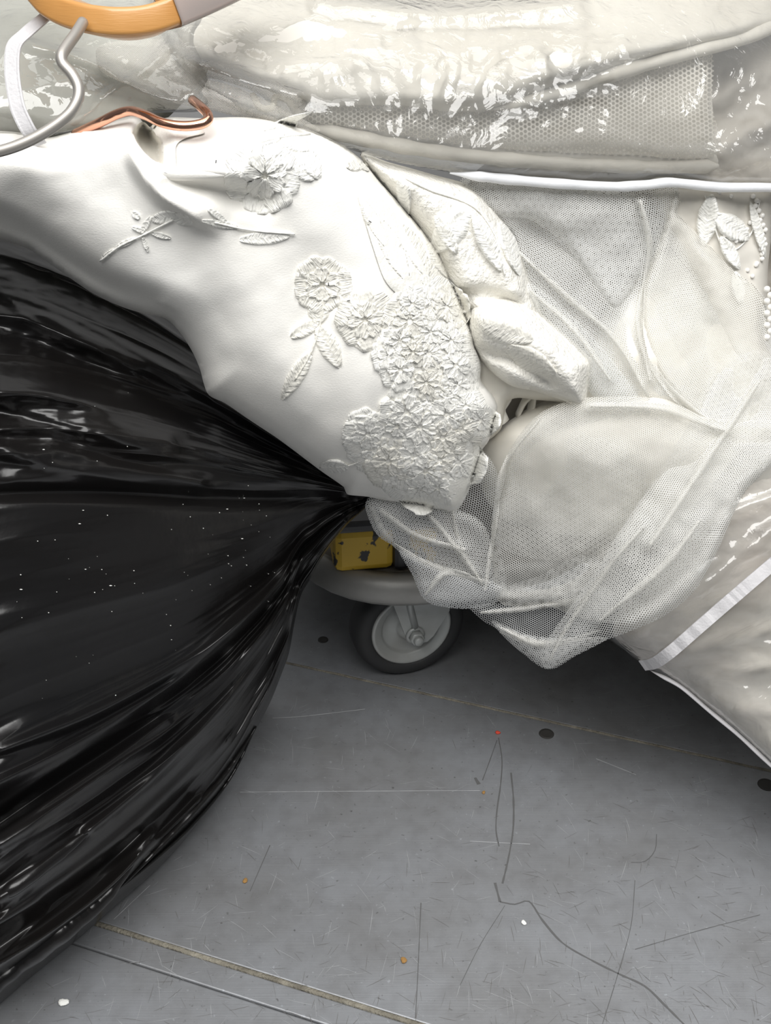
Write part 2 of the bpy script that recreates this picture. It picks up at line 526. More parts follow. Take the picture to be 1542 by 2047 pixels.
M['bead_weld'] = mat('dirty_seam_filler', (0.12, 0.108, 0.085), 0.8, var=(0.27, 0.25, 0.20), var_scale=60, bumps=[(400, 0.8, 0.003, (1, 1, 1), 3)])
M['rust'] = mat('rusty_crumb', (0.30, 0.165, 0.05), 0.8)
M['red'] = mat('red_speck', (0.62, 0.06, 0.03), 0.6)
M['white_crumb'] = mat('white_crumb', (0.8, 0.8, 0.76), 0.7)

def yellow_mat():
    m = mat('chipped_yellow_paint', (0.56, 0.36, 0.03), 0.5)
    nt = m.node_tree; N = nt.nodes; L = nt.links; b = N['Principled BSDF']
    tc = N.new('ShaderNodeTexCoord')
    n = N.new('ShaderNodeTexNoise'); n.inputs['Scale'].default_value = 38; n.inputs['Detail'].default_value = 7
    L.new(tc.outputs['Object'], n.inputs['Vector'])
    r = N.new('ShaderNodeValToRGB'); r.color_ramp.interpolation = 'LINEAR'
    r.color_ramp.elements[0].position = 0.57; r.color_ramp.elements[0].color = (0.56, 0.36, 0.03, 1)
    r.color_ramp.elements[1].position = 0.585; r.color_ramp.elements[1].color = (0.02, 0.02, 0.02, 1)
    L.new(n.outputs['Fac'], r.inputs['Fac']); L.new(r.outputs['Color'], b.inputs['Base Color'])
    return m
M['yellow'] = yellow_mat()

def floor_mat():
    m = bpy.data.materials.new('scratched_steel_plate'); m.use_nodes = True
    nt = m.node_tree; N = nt.nodes; L = nt.links
    b = N['Principled BSDF']; b.inputs['Metallic'].default_value = 0.45
    tc = N.new('ShaderNodeTexCoord')
    n1 = N.new('ShaderNodeTexNoise'); n1.inputs['Scale'].default_value = 7; n1.inputs['Detail'].default_value = 7; n1.inputs['Roughness'].default_value = 0.62
    L.new(tc.outputs['Object'], n1.inputs['Vector'])
    r1 = N.new('ShaderNodeValToRGB')
    r1.color_ramp.elements[0].position = 0.25; r1.color_ramp.elements[0].color = (0.235, 0.235, 0.235, 1)
    r1.color_ramp.elements[1].position = 0.72; r1.color_ramp.elements[1].color = (0.325, 0.338, 0.36, 1)
    L.new(n1.outputs['Fac'], r1.inputs['Fac'])
    n2 = N.new('ShaderNodeTexNoise'); n2.inputs['Scale'].default_value = 60; n2.inputs['Detail'].default_value = 5
    L.new(tc.outputs['Object'], n2.inputs['Vector'])
    r2 = N.new('ShaderNodeValToRGB')
    r2.color_ramp.elements[0].position = 0.30; r2.color_ramp.elements[0].color = (0.86, 0.855, 0.85, 1)
    r2.color_ramp.elements[1].position = 0.55; r2.color_ramp.elements[1].color = (1, 1, 1, 1)
    L.new(n2.outputs['Fac'], r2.inputs['Fac'])
    mx = N.new('ShaderNodeMixRGB'); mx.blend_type = 'MULTIPLY'; mx.inputs[0].default_value = 0.8
    L.new(r1.outputs[0], mx.inputs[1]); L.new(r2.outputs[0], mx.inputs[2])
    n3 = N.new('ShaderNodeTexNoise'); n3.inputs['Scale'].default_value = 230; n3.inputs['Detail'].default_value = 3
    L.new(tc.outputs['Object'], n3.inputs['Vector'])
    r3 = N.new('ShaderNodeValToRGB')
    r3.color_ramp.elements[0].position = 0.22; r3.color_ramp.elements[0].color = (0.45, 0.44, 0.42, 1)
    r3.color_ramp.elements[1].position = 0.34; r3.color_ramp.elements[1].color = (1, 1, 1, 1)
    e3 = r3.color_ramp.elements.new(0.66); e3.color = (1, 1, 1, 1)
    e4 = r3.color_ramp.elements.new(0.76); e4.color = (1.35, 1.37, 1.4, 1)
    L.new(n3.outputs['Fac'], r3.inputs['Fac'])
    mx2 = N.new('ShaderNodeMixRGB'); mx2.blend_type = 'MULTIPLY'; mx2.inputs[0].default_value = 1.0
    L.new(mx.outputs[0], mx2.inputs[1]); L.new(r3.outputs[0], mx2.inputs[2])
    L.new(mx2.outputs[0], b.inputs['Base Color'])
    mr = N.new('ShaderNodeMapRange'); mr.inputs['To Min'].default_value = 0.36; mr.inputs['To Max'].default_value = 0.56
    L.new(n1.outputs['Fac'], mr.inputs['Value']); L.new(mr.outputs[0], b.inputs['Roughness'])
    prev = None
    for ang, sx in ((0.3, 1), (1.75, 1), (2.5, 1)):
        mp = N.new('ShaderNodeMapping'); mp.inputs['Rotation'].default_value = (0, 0, ang); mp.inputs['Scale'].default_value = (4, 260, 1)
        L.new(tc.outputs['Object'], mp.inputs['Vector'])
        ns = N.new('ShaderNodeTexNoise'); ns.inputs['Scale'].default_value = 3; ns.inputs['Detail'].default_value = 3
        L.new(mp.outputs[0], ns.inputs['Vector'])
        bp = N.new('ShaderNodeBump'); bp.inputs['Strength'].default_value = 0.07; bp.inputs['Distance'].default_value = 0.001
        L.new(ns.outputs['Fac'], bp.inputs['Height'])
        if prev: L.new(prev.outputs[0], bp.inputs['Normal'])
        prev = bp
    L.new(prev.outputs[0], b.inputs['Normal'])
    return m
M['floor'] = floor_mat()
M['floor_gap'] = mat('dark_subfloor', (0.06, 0.058, 0.055), 0.8)
M['wall'] = mat('grey_blocker_wall', (0.30, 0.30, 0.30), 0.7, var=(0.27, 0.27, 0.27), var_scale=3)

# ------------------------------------------------------------------ floor: steel plates with dirty seams
# two seams traced in the photograph give the plates' direction on the floor
a1, b1 = on_floor(575, 1325), on_floor(1542, 1541)
a2, b2 = on_floor(185, 1843), on_floor(830, 2045)
sd = (b1 - a1); sd /= np.linalg.norm(sd)                 # along the seams
sn = np.array([-sd[1], sd[0], 0.0]);                    # away from the camera
ANG = math.atan2(sd[1], sd[0])
s1 = float(a1 @ sn); s2 = float((a2 @ sn + b2 @ sn) / 2)
fl = mesh_obj('floor', [(-6, -4, -0.012), (6, -4, -0.012), (6, 6, -0.012), (-6, 6, -0.012)], [(0, 1, 2, 3)], M['floor_gap'], smooth=False)
tag(fl, 'grey scratched steel plate floor under the trolley', 'floor', kind='structure')
c3 = float(on_floor(400, 1968) @ sn)
def plate(n0, n1, t0, t1):
    import bmesh
    mid = sd * (t0 + t1) / 2 + sn * (n0 + n1) / 2
    return bev_box('floor_plate', (mid[0], mid[1], -0.011), t1 - t0, n1 - n0, 0.011, M['floor'], fl, ANG, 0.0012)
pw = s1 - s2
plate(s1 + 0.0014, s1 + pw, -3, 3)
plate(s1 + pw + 0.003, s1 + 3 * pw, -3, 3)
plate(s2 + 0.0022, s1 - 0.0014, -3, 3)
plate(c3 + 0.0006, s2 - 0.0022, -3, 3)
plate(c3 - pw, c3 - 0.0006, -3, 3)
def seam(n, w, z):
    t = np.linspace(-1.2, 1.2, 240)
    pts = sd[None] * t[:, None] + sn[None] * n
    pts[:, 2] = z - 0.0006 + 0.0004 * vnoise(t * 70, t * 0)
    tube('seam_filler', pts, w, M['bead_weld'], fl, seg=6, flat=(1, 0.6))
seam(s1, 0.0019, 0.0002); seam(s2, 0.0025, 0.0002)
def disc_hole(px, py, r):
    c = on_floor(px, py)
    lathe('screw_hole', [(r, 0.0), (r * 0.95, 0.0006), (r * 0.6, 0.0002), (r * 0.5, 0.0001)], c + np.array([0, 0, 0.0001]), (0, 0, 1), M['dark_stain'], fl, 20)
disc_hole(1093, 1467, 0.0078); disc_hole(1533, 1569, 0.0085)
disc_hole(646, 1279, 0.006)

def strip_on_floor(name, pp, w, m, z=0.0003):
    c = catmull(pp, 10)
    p = on_floor(c[:, 0], c[:, 1]); p[:, 2] = z
    t = np.gradient(p, axis=0); t /= np.linalg.norm(t, axis=1)[:, None]
    s = np.stack([-t[:, 1], t[:, 0], 0 * t[:, 0]], -1)
    n = len(p); ww = w * (0.55 + 0.45 * np.abs(vnoise(np.arange(n) * 0.45, np.full(n, pp[0][0] * .1))))[:, None]
    v = np.concatenate([p - s * ww / 2, p + s * ww / 2], 0)
    f = [(i, i + 1, n + i + 1, n + i) for i in range(n - 1)]
    return mesh_obj(name, v, f, m, fl, smooth=False)
for pp, w in (
    ([(997, 1475), (1004, 1520), (1001, 1570), (994, 1620), (992, 1660), (998, 1692)], 0.0016),
    ([(994, 1480), (978, 1525), (965, 1560)], 0.0011),
    ([(1022, 1545), (1027, 1600), (1026, 1660), (1016, 1720), (1005, 1766)], 0.0021),
    ([(990, 1765), (1000, 1803)], 0.0026),
    ([(1000, 1803), (1030, 1808), (1058, 1802), (1085, 1840), (1125, 1885), (1180, 1918), (1240, 1948), (1290, 1972), (1330, 2010), (1370, 2050)], 0.0019),
    ([(950, 1555), (958, 1568)], 0.004),
    ([(1313, 1668), (1310, 1700), (1290, 1722), (1262, 1724)], 0.0009),
    ([(842, 1805), (835, 1960), (831, 2036)], 0.0009),
    ([(560, 1740), (540, 1690), (500, 1782)][1:], 0.0010),
    ([(1270, 1760), (1262, 1850), (1235, 1950), (1205, 2047)], 0.0007),
    ([(1520, 1829), (1400, 1860), (1270, 1898)], 0.0007),
    ([(1010, 1810), (960, 1890), (920, 1970)], 0.0006)):
    strip_on_floor('scuff_mark', pp, w, M['graphite'])
for pp, w in (
    ([(480, 1584), (700, 1582), (960, 1581)], 0.0007),
    ([(545, 1436), (600, 1433), (730, 1418)], 0.0012),
    ([(1192, 1517), (1272, 1549)], 0.0010),
    ([(228, 1838), (300, 1770)], 0.0006),
    ([(940, 1682), (1060, 1688)], 0.0008)):
    strip_on_floor('pale_scratch', pp, w, M['pale_scratch'])
def scratch_field(name, n, m, wr, lr, seed, near):
    r = np.random.default_rng(seed); vs = []; fs = []
    for _ in range(20000):
        if len(fs) >= 3 * n: break
        px, py = r.uniform(60, 1700), 1380 + 780 * r.random()**(0.55 if near else 1)
        if r.random() > (0.15 + 0.85 * max(0, (px - 200) / 1342) * max(0, (py - 1400) / 600) if near else 0.7): continue
        c = on_floor(px, py); a = r.choice([0.3, 1.4, 1.75, 2.6]) + r.normal(0, 0.25)
        l = r.uniform(*lr); w = r.uniform(*wr)
        t = np.array([math.cos(a), math.sin(a), 0]); s = np.array([-t[1], t[0], 0])
        k = len(vs)
        for u, q in ((-1, 0.3), (-0.3, 1), (0.5, 1), (1, 0.2)):
            for e in (-1, 1):
                vs.append(c + t * l * u / 2 + s * e * w * q / 2 + s * 0.015 * l * u * u + np.array([0, 0, 0.0002]))
        for i in range(3):
            fs.append((k + 2 * i, k + 2 * i + 1, k + 2 * i + 3, k + 2 * i + 2))
    o = mesh_obj(name, vs, fs, m, fl, smooth=False); o['kind'] = 'stuff'
scratch_field('dark_scratches', 800, M['graphite_faint'], (0.00015, 0.00045), (0.003, 0.020), 1, True)
scratch_field('bright_scratches', 600, M['pale_scratch'], (0.0001, 0.00026), (0.004, 0.028), 2, False)
# specks lying on the floor
def crumb(px, py, s, m, label, cat='crumb'):
    import bmesh
    bm = bmesh.new(); bmesh.ops.create_icosphere(bm, subdivisions=2, radius=s)
    r = random.Random(px)
    ph = [r.uniform(0, 6) for _ in range(3)]
    for v in bm.verts:
        v.co *= 1 + 0.3 * math.sin(v.co.x / s * 2.3 + ph[0]) * math.cos(v.co.y / s * 2 + ph[1])
        v.co.z *= 0.5
    me = bpy.data.meshes.new('crumb'); bm.to_mesh(me); bm.free(); me.materials.append(m)
    o = bpy.data.objects.new('crumb', me); scene.collection.objects.link(o)
    c = on_floor(px, py); o.location = (c[0], c[1], s * 0.5)
    o.rotation_euler = (0, 0, r.uniform(0, 6))
    tag(o, label, cat)
crumb(808, 1921, 0.0026, M['rust'], 'tiny orange rusty crumb on the steel floor near the wide seam')
crumb(996, 1466, 0.0026, M['red'], 'tiny red speck at the tip of a dark scuff on the floor')
crumb(1047, 1846, 0.0022, M['white_crumb'], 'tiny white crumb below the kinked dark scuff line')
crumb(491, 1762, 0.0024, M['rust'], 'tiny brown crumb on the steel floor beside the black bag')
crumb(128, 2007, 0.0036, M['white_crumb'], 'small pale flake in the floor corner by the bag foot')
crumb(967, 1585, 0.0018, M['rust'], 'tiny yellow fleck beside the dark scuff marks')
wl = bev_box('unseen_blocker_wall', (0, 1.75, 0), 8, 0.1, 2.2, M['wall'], None, 0)  # unseen wall, added to keep light from under the trolley
tag(wl, 'added unseen grey wall blocking light behind the loaded trolley', 'wall', kind='structure')

# ------------------------------------------------------------------ platform trolley
tr = empty('platform_trolley', 'platform trolley with dirty board deck and worn grey rim under the heap', 'trolley')
wc = P(813, 1238, 1.185); wc[2] = 0.0625
TA = math.radians(8)
td = np.array([math.cos(TA), math.sin(TA), 0.0]); tn = np.array([-math.sin(TA), math.cos(TA), 0.0])   # trolley axes
WA = math.radians(18)
wt = np.array([math.cos(WA), math.sin(WA), 0.0])         # the swivelled front wheel's rolling direction
axle = np.array([math.sin(WA), -math.cos(WA), 0.0])      # its axle, towards the viewer
DECK_T = 0.168
edge0 = wc + tn * -0.080                                 # front edge line of the deck passes here
corner_t = -0.118                                        # left corner along the edge
def deck_outline(grow=0.0, r=0.115):
    """rounded rectangle in trolley axes (t along the edge, n backwards)"""
    t0, t1, n0, n1 = corner_t - grow, 0.92 + grow, -grow, 0.62 + grow
    r = r + grow
    pts = []
    for cx, cy, a0 in ((t1 - r, n0 + r, -90), (t1 - r, n1 - r, 0), (t0 + r, n1 - r, 90), (t0 + r, n0 + r, 180)):
        for k in range(9):
            a = math.radians(a0 + k * 90 / 8)
            pts.append((cx + r * math.cos(a), cy + r * math.sin(a)))
    return pts
def trolley_pt(t, n, z):
    p = edge0 + td * t + tn * n
    return (p[0], p[1], z)
def slab(name, grow, z0, z1, m, parent, r=0.115):
    o = deck_outline(grow, r); n = len(o)
    vs = [trolley_pt(a, b, z0) for a, b in o] + [trolley_pt(a, b, z1) for a, b in o]
    fs = [tuple(range(n))[::-1], tuple(range(n, 2 * n))] + [(i, (i + 1) % n, n + (i + 1) % n, n + i) for i in range(n)]
    return mesh_obj(name, vs, fs, m, parent, smooth=False)
slab('deck_board', -0.012, DECK_T - 0.018, DECK_T - 0.004, M['deck_board'], tr)
# rim: a bent metal channel round the board, section swept along the outline
def rim():
    o = deck_outline(0.0); n = len(o)
    sec = [(-0.014, 0.000), (-0.004, 0.001), (0.003, -0.004), (0.006, -0.012), (0.005, -0.024), (-0.001, -0.031), (-0.012, -0.034), (-0.014, -0.026)]
    vs = []; K = len(sec)
    for i, (a, b) in enumerate(o):
        pa, pb = np.array(o[i - 1]), np.array(o[(i + 1) % n])
        tg = pb - pa; tg /= np.linalg.norm(tg); nr = np.array([tg[1], -tg[0]])
        for (u, h) in sec:
            vs.append(trolley_pt(a + nr[0] * u, b + nr[1] * u, DECK_T + h))
    fs = []
    for i in range(n):
        for k in range(K):
            j = (i + 1) % n
            fs.append((i * K + k, j * K + k, j * K + (k + 1) % K, i * K + (k + 1) % K))
    return mesh_obj('rim', vs, fs, M['deck_metal'], tr)
rim()
def caster(t, n, zero=False):
    c = edge0 + td * t + tn * n; c = np.array([c[0], c[1], 0.0625])
    w = bpy.data.objects.new('caster', None); scene.collection.objects.link(w); w.parent = tr
    T = 0.0625
    lathe('tyre', [(0.044, 0.016), (0.047, 0.0185), (0.054, 0.019), (0.0600, 0.0145), (T, 0.007), (T, -0.007), (0.0600, -0.0145), (0.054, -0.019), (0.047, -0.0185), (0.044, -0.016)], c, axle, M['rubber'], w, 64, True)
    lathe('wheel_hub', [(0.0445, -0.012), (0.0445, 0.0175), (0.0425, 0.0188), (0.0405, 0.0175), (0.034, 0.0150), (0.0325, 0.0135), (0.0315, 0.0110), (0.0300, 0.0100), (0.018, 0.0115), (0.015, 0.013), (0.012, 0.020), (0.0, 0.020)], c, axle, M['zinc'], w, 64)
    # fork cheeks: tapered plates from the swivel plate down to the axle
    for sgn in (1, -1):
        h = 0.0245 * sgn
        prof = [(-0.034, 0.145), (0.036, 0.145), (0.0345, 0.085), (0.017, 0.056), (0.010, 0.050), (-0.006, 0.050), (-0.013, 0.058), (-0.030, 0.112)]
        vs = []
        for dz in (0, 0.003 * sgn):
            for (a, z) in prof:
                q = c + wt * (a + 0.004) + axle * (h + dz); vs.append((q[0], q[1], z))
        k = len(prof)
        fs = [tuple(range(k)), tuple(range(k, 2 * k))[::-1]] + [(i, (i + 1) % k, k + (i + 1) % k, k + i) for i in range(k)]
        mesh_obj('fork_cheek', vs, fs, M['zinc'], w, smooth=False)
        # pressed rib down the cheek
        q0 = c + wt * -0.012 + axle * (h + 0.0025 * sgn); q1 = c + wt * 0.000 + axle * (h + 0.0025 * sgn)
        tube('rib', [(q0[0], q0[1], 0.140), (q0[0] * .5 + q1[0] * .5, q0[1] * .5 + q1[1] * .5, 0.10), (q1[0], q1[1], 0.072)], 0.004, M['zinc'], w, seg=8)
    lathe('washer', [(0.0105, 0.0275), (0.0105, 0.0300), (0.008, 0.0305)], c, axle, M['zinc'], w, 24)
    lathe('axle_nut', [(0.0082, 0.030), (0.0082, 0.0365), (0.0070, 0.0375)], c, axle, M['zinc'], w, 6)
    lathe('axle_bolt', [(0.0052, 0.036), (0.0052, 0.0410), (0.0042, 0.0425)], c, axle, M['zinc'], w, 20)
    pl = trolley_pt(t, n, 0.130)
    bev_box('swivel_plate', (pl[0], pl[1], 0.132), 0.095, 0.075, 0.006, M['zinc'], w, TA, 0.002)
caster(0.0, 0.080)
caster(0.0, 0.50)
caster(0.76, 0.080)
caster(0.76, 0.50)

# chipped yellow case standing on the deck
ycase = empty('tool_case', 'chipped yellow and black case on the trolley deck beside the bag neck', 'case')
ytop = P(722, 1078, 1.12)
t_y = float((ytop - edge0) @ td) - 0.003
yc = trolley_pt(t_y, 0.050, DECK_T)
bev_box('body', yc, 0.060, 0.06, 0.048, M['yellow'], ycase, TA, 0.008)
cc = trolley_pt(t_y + 0.036, 0.049, DECK_T)
bev_box('black_band', cc, 0.016, 0.064, 0.050, M['black_plastic'], ycase, TA, 0.005)
cc = trolley_pt(t_y + 0.058, 0.050, DECK_T)
bev_box('end_cap', cc, 0.030, 0.058, 0.044, M['yellow'], ycase, TA, 0.008)
cc = trolley_pt(t_y + 0.010, 0.050, DECK_T + 0.046)
bev_box('lid', cc, 0.135, 0.066, 0.012, M['black_plastic'], ycase, TA, 0.004)

# ------------------------------------------------------------------ the heap: base surface of the pile
BD = TPS([(-300, -250, .93), (771, -250, .98), (1800, -250, 1.03), (0, 0, .75), (771, 0, .81), (1542, 0, .875), (0, 120, .71), (771, 120, .765), (1200, 110, .80), (1542, 120, .845),
          (-250, 250, .70), (0, 250, .70), (400, 250, .71), (800, 250, .76), (1200, 250, .80), (1542, 250, .84), (1800, 250, .88),
          (-250, 480, .72), (0, 480, .75), (400, 500, .75), (800, 500, .78), (1200, 500, .83), (1600, 500, .87),
          (400, 780, .80), (700, 800, .80), (1000, 800, .825), (1300, 800, .84), (1600, 800, .86),
          (700, 1000, .885), (1000, 1000, .875), (1300, 1000, .86), (1600, 1000, .86),
          (1000, 1250, .945), (1250, 1250, .90), (1600, 1300, .88), (1600, 1600, .895), (1300, 1450, .93), (1800, 1000, .88), (1800, 1500, .89)])

# ------------------------------------------------------------------ black bin bag
BB = TPS([(728, 998, .93), (600, 1190, 1.01), (560, 1350, 1.04), (510, 1455, 1.03), (400, 1620, .99), (235, 1800, .92), (0, 2010, .85), (-250, 2150, .80),
          (600, 960, .915), (500, 1050, .90), (300, 900, .83), (0, 800, .77), (-250, 700, .76), (-250, 430, .84), (0, 480, .89), (300, 650, .90), (560, 830, .945), (560, 1150, .97),
          (480, 1250, .94), (300, 1200, .84), (0, 1200, .75), (300, 1500, .90), (100, 1650, .83), (0, 1500, .77), (-250, 1300, .73), (-250, 1750, .75)])
NECK = np.array([735.0, 998.0])
bag_out = [(-300, 400), (0, 430), (200, 520), (380, 640), (540, 790), (680, 925), (735, 980), (742, 998), (728, 1018), (695, 1048), (665, 1085), (642, 1118), (622, 1155),
           (602, 1190), (590, 1240), (578, 1305), (562, 1350), (540, 1405), (510, 1462), (465, 1545), (400, 1640), (330, 1722), (235, 1808), (150, 1882), (60, 1955),
           (-10, 2015), (-100, 2085), (-300, 2160)]
bag_st = [
    ([(690, 1045), (600, 1140), (480, 1240), (360, 1330), (200, 1420), (0, 1500)], 0.006, 10, 16),
    ([(600, 1200), (520, 1330), (400, 1460), (300, 1560), (180, 1660)], 0.007, 9, 15),
    ([(450, 1480), (340, 1590), (200, 1710), (60, 1810), (-80, 1890)], 0.008, 10, 16),
    ([(400, 1600), (300, 1700), (190, 1800), (80, 1880), (-60, 1960)], 0.010, 12, 10),
    ([(330, 1440), (220, 1520), (100, 1600), (-60, 1700)], 0.007, 12, 8),
    ([(-60, 620), (80, 640), (180, 690), (260, 740)], 0.014, 22, 30),
    ([(-60, 745), (60, 765), (150, 800), (240, 850), (330, 880)], 0.022, 30, 46),
    ([(-60, 870), (50, 905), (120, 900), (250, 935), (400, 965)], 0.008, 9, 16),
    ([(-60, 640), (100, 690), (250, 760), (400, 850)], -0.008, 20),
    ([(700, 985), (560, 960), (420, 930), (250, 880), (0, 800)], 0.010, 16, 34),
    ([(690, 990), (500, 978), (300, 965), (0, 905)], 0.008, 14, 28),
    ([(700, 992), (450, 995), (200, 985), (-100, 985)], -0.010, 16),
    ([(640, 935), (480, 830), (330, 745), (170, 665), (0, 590), (-100, 560)], 0.010, 14, 40),
    ([(420, 790), (250, 690), (110, 620), (15, 592), (60, 640), (200, 700)], 0.004, 8),
    ([(400, 960), (250, 900), (120, 868), (0, 850)], 0.007, 22),
    ([(210, 830), (100, 790), (0, 775)], 0.006, 26),
    ([(720, 1010), (620, 1110), (480, 1250), (330, 1380), (150, 1490), (-50, 1590)], 0.009, 26, 12),
    ([(715, 1015), (600, 1150), (470, 1290), (300, 1430), (100, 1570), (-50, 1680)], -0.011, 16),
    ([(700, 1030), (590, 1190), (430, 1370), (200, 1560), (0, 1690)], 0.008, 18),
    ([(640, 1120), (560, 1280), (400, 1470), (180, 1680), (0, 1800)], 0.007, 20),
    ([(610, 1180), (540, 1330), (420, 1510), (260, 1680), (100, 1800)], -0.006, 14),
    ([(300, 1680), (230, 1760), (130, 1840), (0, 1930), (-100, 1990)], 0.016, 16, 22),
    ([(680, 1020), (480, 1090), (250, 1180), (0, 1250)], 0.004, 40),
]
bag_sheet = Sheet(bag_out, BB, 0, 0.0, 90, bag_st, (), None, step=7)
bag_up = catmull([(742, 990), (735, 980), (680, 925), (540, 790), (380, 640), (200, 520), (0, 430), (-300, 400)], 4)
bag_lo = catmull([(742, 1000), (728, 1018), (695, 1048), (665, 1085), (642, 1118), (622, 1155), (602, 1190), (590, 1240), (578, 1305), (562, 1350), (540, 1405), (510, 1462), (465, 1545), (400, 1640), (330, 1722), (235, 1808), (150, 1882), (60, 1955), (-10, 2015), (-100, 2085), (-300, 2160)], 4)
def resample(c, n, power):
    l = np.concatenate([[0], np.cumsum(np.linalg.norm(np.diff(c, axis=0), axis=1))]); l /= l[-1]
    t = np.linspace(0, 1, n)**power
    return np.stack([np.interp(t, l, c[:, k]) for k in range(2)], -1)
def bag_body():
    ns, nt = 620, 170
    Uc = resample(bag_up, nt, 1.35); Lc = resample(bag_lo, nt, 1.35)
    S = np.linspace(0, 1, ns)[:, None, None]
    Q = (1 - S) * Uc[None] + S * Lc[None]                       # (ns, nt, 2)
    wid = np.linalg.norm(Lc - Uc, axis=1)[None]                 # local width in px
    T = np.linspace(0, 1, nt)[None] * np.ones((ns, 1)); s_ = S[..., 0] * np.ones((1, nt))
    q = Q.reshape(-1, 2)
    d = BB(q).reshape(ns, nt)
    e = np.minimum(s_, 1 - s_)
    roll = np.sqrt(1 - (1 - np.minimum(e / 0.10, 1))**2)
    amp = (1 - np.exp(-wid / 420))
    sw = s_ + 0.012 * fbm(T * 3, s_ * 4, 2) + 0.004 * fbm(T * 9, s_ * 20, 2)
    up = np.clip((0.36 - sw) / 0.06, 0, 1); lo = np.clip((sw - 0.62) / 0.08, 0, 1)
    k = 0.22 + 0.95 * up + 1.0 * lo
    f1 = ridged(sw * 8 + 3.1, T * 1.3, 2); f2 = ridged(sw * 21 + 9.7, T * 2.0, 2); f3 = ridged(sw * 60 + 1.7, T * 4, 2); f4 = fbm(sw * 150, T * 9, 2)
    disp = amp * (k * (0.0150 * f1 + (0.0058 + 0.0035 * lo) * f2 + 0.0007 * f3 * np.clip(1.3 - T, 0.3, 1)) + (0.3 + 0.7 * k) * 0.00022 * f4)
    # creases that break across the pleats near the shoulder
    disp = disp + 0.0030 * up * ridged(q[:, 0].reshape(ns, nt) / 70, q[:, 1].reshape(ns, nt) / 55, 3) * np.clip((T - 0.55) / 0.2, 0, 1)
    st = np.zeros(len(q))
    for x in bag_st: st += stroke(q, *x)
    disp = disp + (0.8 + 0.9 * lo) * st.reshape(ns, nt)
    df = d - 0.055 * roll * (1 - np.exp(-wid / 260)) - disp * np.clip(e / 0.02, 0, 1)
    df = np.minimum(df, floor_depth(q[:, 0], q[:, 1], 0.004).reshape(ns, nt))
    db = np.minimum(d + 0.17 * roll * (1 - np.exp(-wid / 400)), floor_depth(q[:, 0], q[:, 1], 0.003).reshape(ns, nt))
    pf = P(q[:, 0], q[:, 1], df.ravel()); pb = P(q[:, 0], q[:, 1], np.maximum(db, df).ravel())
    i, j = np.meshgrid(np.arange(ns - 1), np.arange(nt - 1), indexing='ij'); a0 = (i * nt + j).ravel()
    f = np.stack([a0, a0 + 1, a0 + nt + 1, a0 + nt], -1)
    i, j = np.meshgrid(np.arange(0, ns - 1), np.arange(nt - 1), indexing='ij')
    fb = f[:, ::-1] + ns * nt
    o = mesh_obj('bag_body', np.concatenate([pf, pb]), np.concatenate([f, fb]), M['black_bag'], bbag)
    return pf.reshape(ns, nt, 3)
bbag = empty('bin_bag', 'shiny black plastic bin bag gathered to a knot beside the trolley', 'bag')
bag_pts = bag_body()
# pale dust and lint on the film
_v = []; _f = []
for k in range(110):
    i = int(np.clip(rng.normal(0.52, 0.13), 0.2, 0.9) * 620); j = int(rng.uniform(0.35, 0.98) * 169)
    c = bag_pts[i, j]; n0 = len(_v); r = rng.uniform(0.00015, 0.0005); l = r * rng.choice([1, 1, 1, 1, 1, 2.5])
    c = c + (np.array([0, 0, CAMZ]) - c) * 0.0012
    for dx, dy, dz in ((l, 0, 0), (-l, 0, 0), (0, r, 0), (0, -r, 0), (0, 0, r), (0, 0, -r)): _v.append(c + np.array([dx, dy, dz]))
    for a in (0, 1):
        for b, e in ((2, 4), (4, 3), (3, 5), (5, 2)): _f.append((n0 + a, n0 + b, n0 + e))
dust = mesh_obj('dust_specks', _v, _f, M['white_crumb'], bbag, smooth=False); dust['kind'] = 'stuff'
def bag_depth(q):
    p = bag_pts.reshape(-1, 3); v = p - np.array([0, 0, CAMZ])
    dz = v[:, 1] * CP - v[:, 2] * SP; yc = v[:, 1] * SP + v[:, 2] * CP
    u = np.stack([v[:, 0] / dz * F + W / 2, H / 2 - yc / dz * F], -1)
    r = []
    for g in q:
        i = ((u - g)**2).sum(1).argmin(); r.append(dz[i])
    r = np.array(r)
    return np.convolve(np.pad(r, 6, mode='edge'), np.ones(13) / 13, 'valid')
# thick rolled folds at the foot of the bag
for pp, rr in (([(282, 1700), (250, 1745), (205, 1795), (140, 1845), (70, 1900), (0, 1955), (-80, 2015)], 0.0085),
               ([(205, 1640), (120, 1705), (40, 1765), (-60, 1830)], 0.0050)):
    c = catmull(pp, 8); t = np.linspace(0, 1, len(c))
    tube('rolled_fold', P(c[:, 0], c[:, 1], bag_depth(c) + 0.003), rr * np.clip(t / 0.35 + 0.06, 0, 1) * (1 + 0.15 * vnoise(c[:, 0] / 30, c[:, 1] / 30)), M['black_bag'], bbag, seg=20)
# open lip of a fold along the foot of the bag, with its pale shining rim
lip = [(512, 1452, 1.0), (490, 1490, .985), (455, 1545, .97), (410, 1600, .955), (360, 1655, .94), (320, 1695, .928), (275, 1740, .915), (232, 1782, .905)]
for sh in (-5, 13):
    c = catmull(lip, 6); t = np.linspace(0, 1, len(c))
    q = c[:, :2] + np.array([0.8, 0.6]) * sh * (np.sin(math.pi * t)[:, None])
    dd = np.minimum(bag_depth(q) - 0.004, floor_depth(q[:, 0], q[:, 1], 0.008))
    tube('fold_lip', P(q[:, 0], q[:, 1], dd), 0.0008 + 0.0028 * np.sin(math.pi * t)**0.7, M['black_bag'], bbag, seg=8, flat=(1, 0.6))

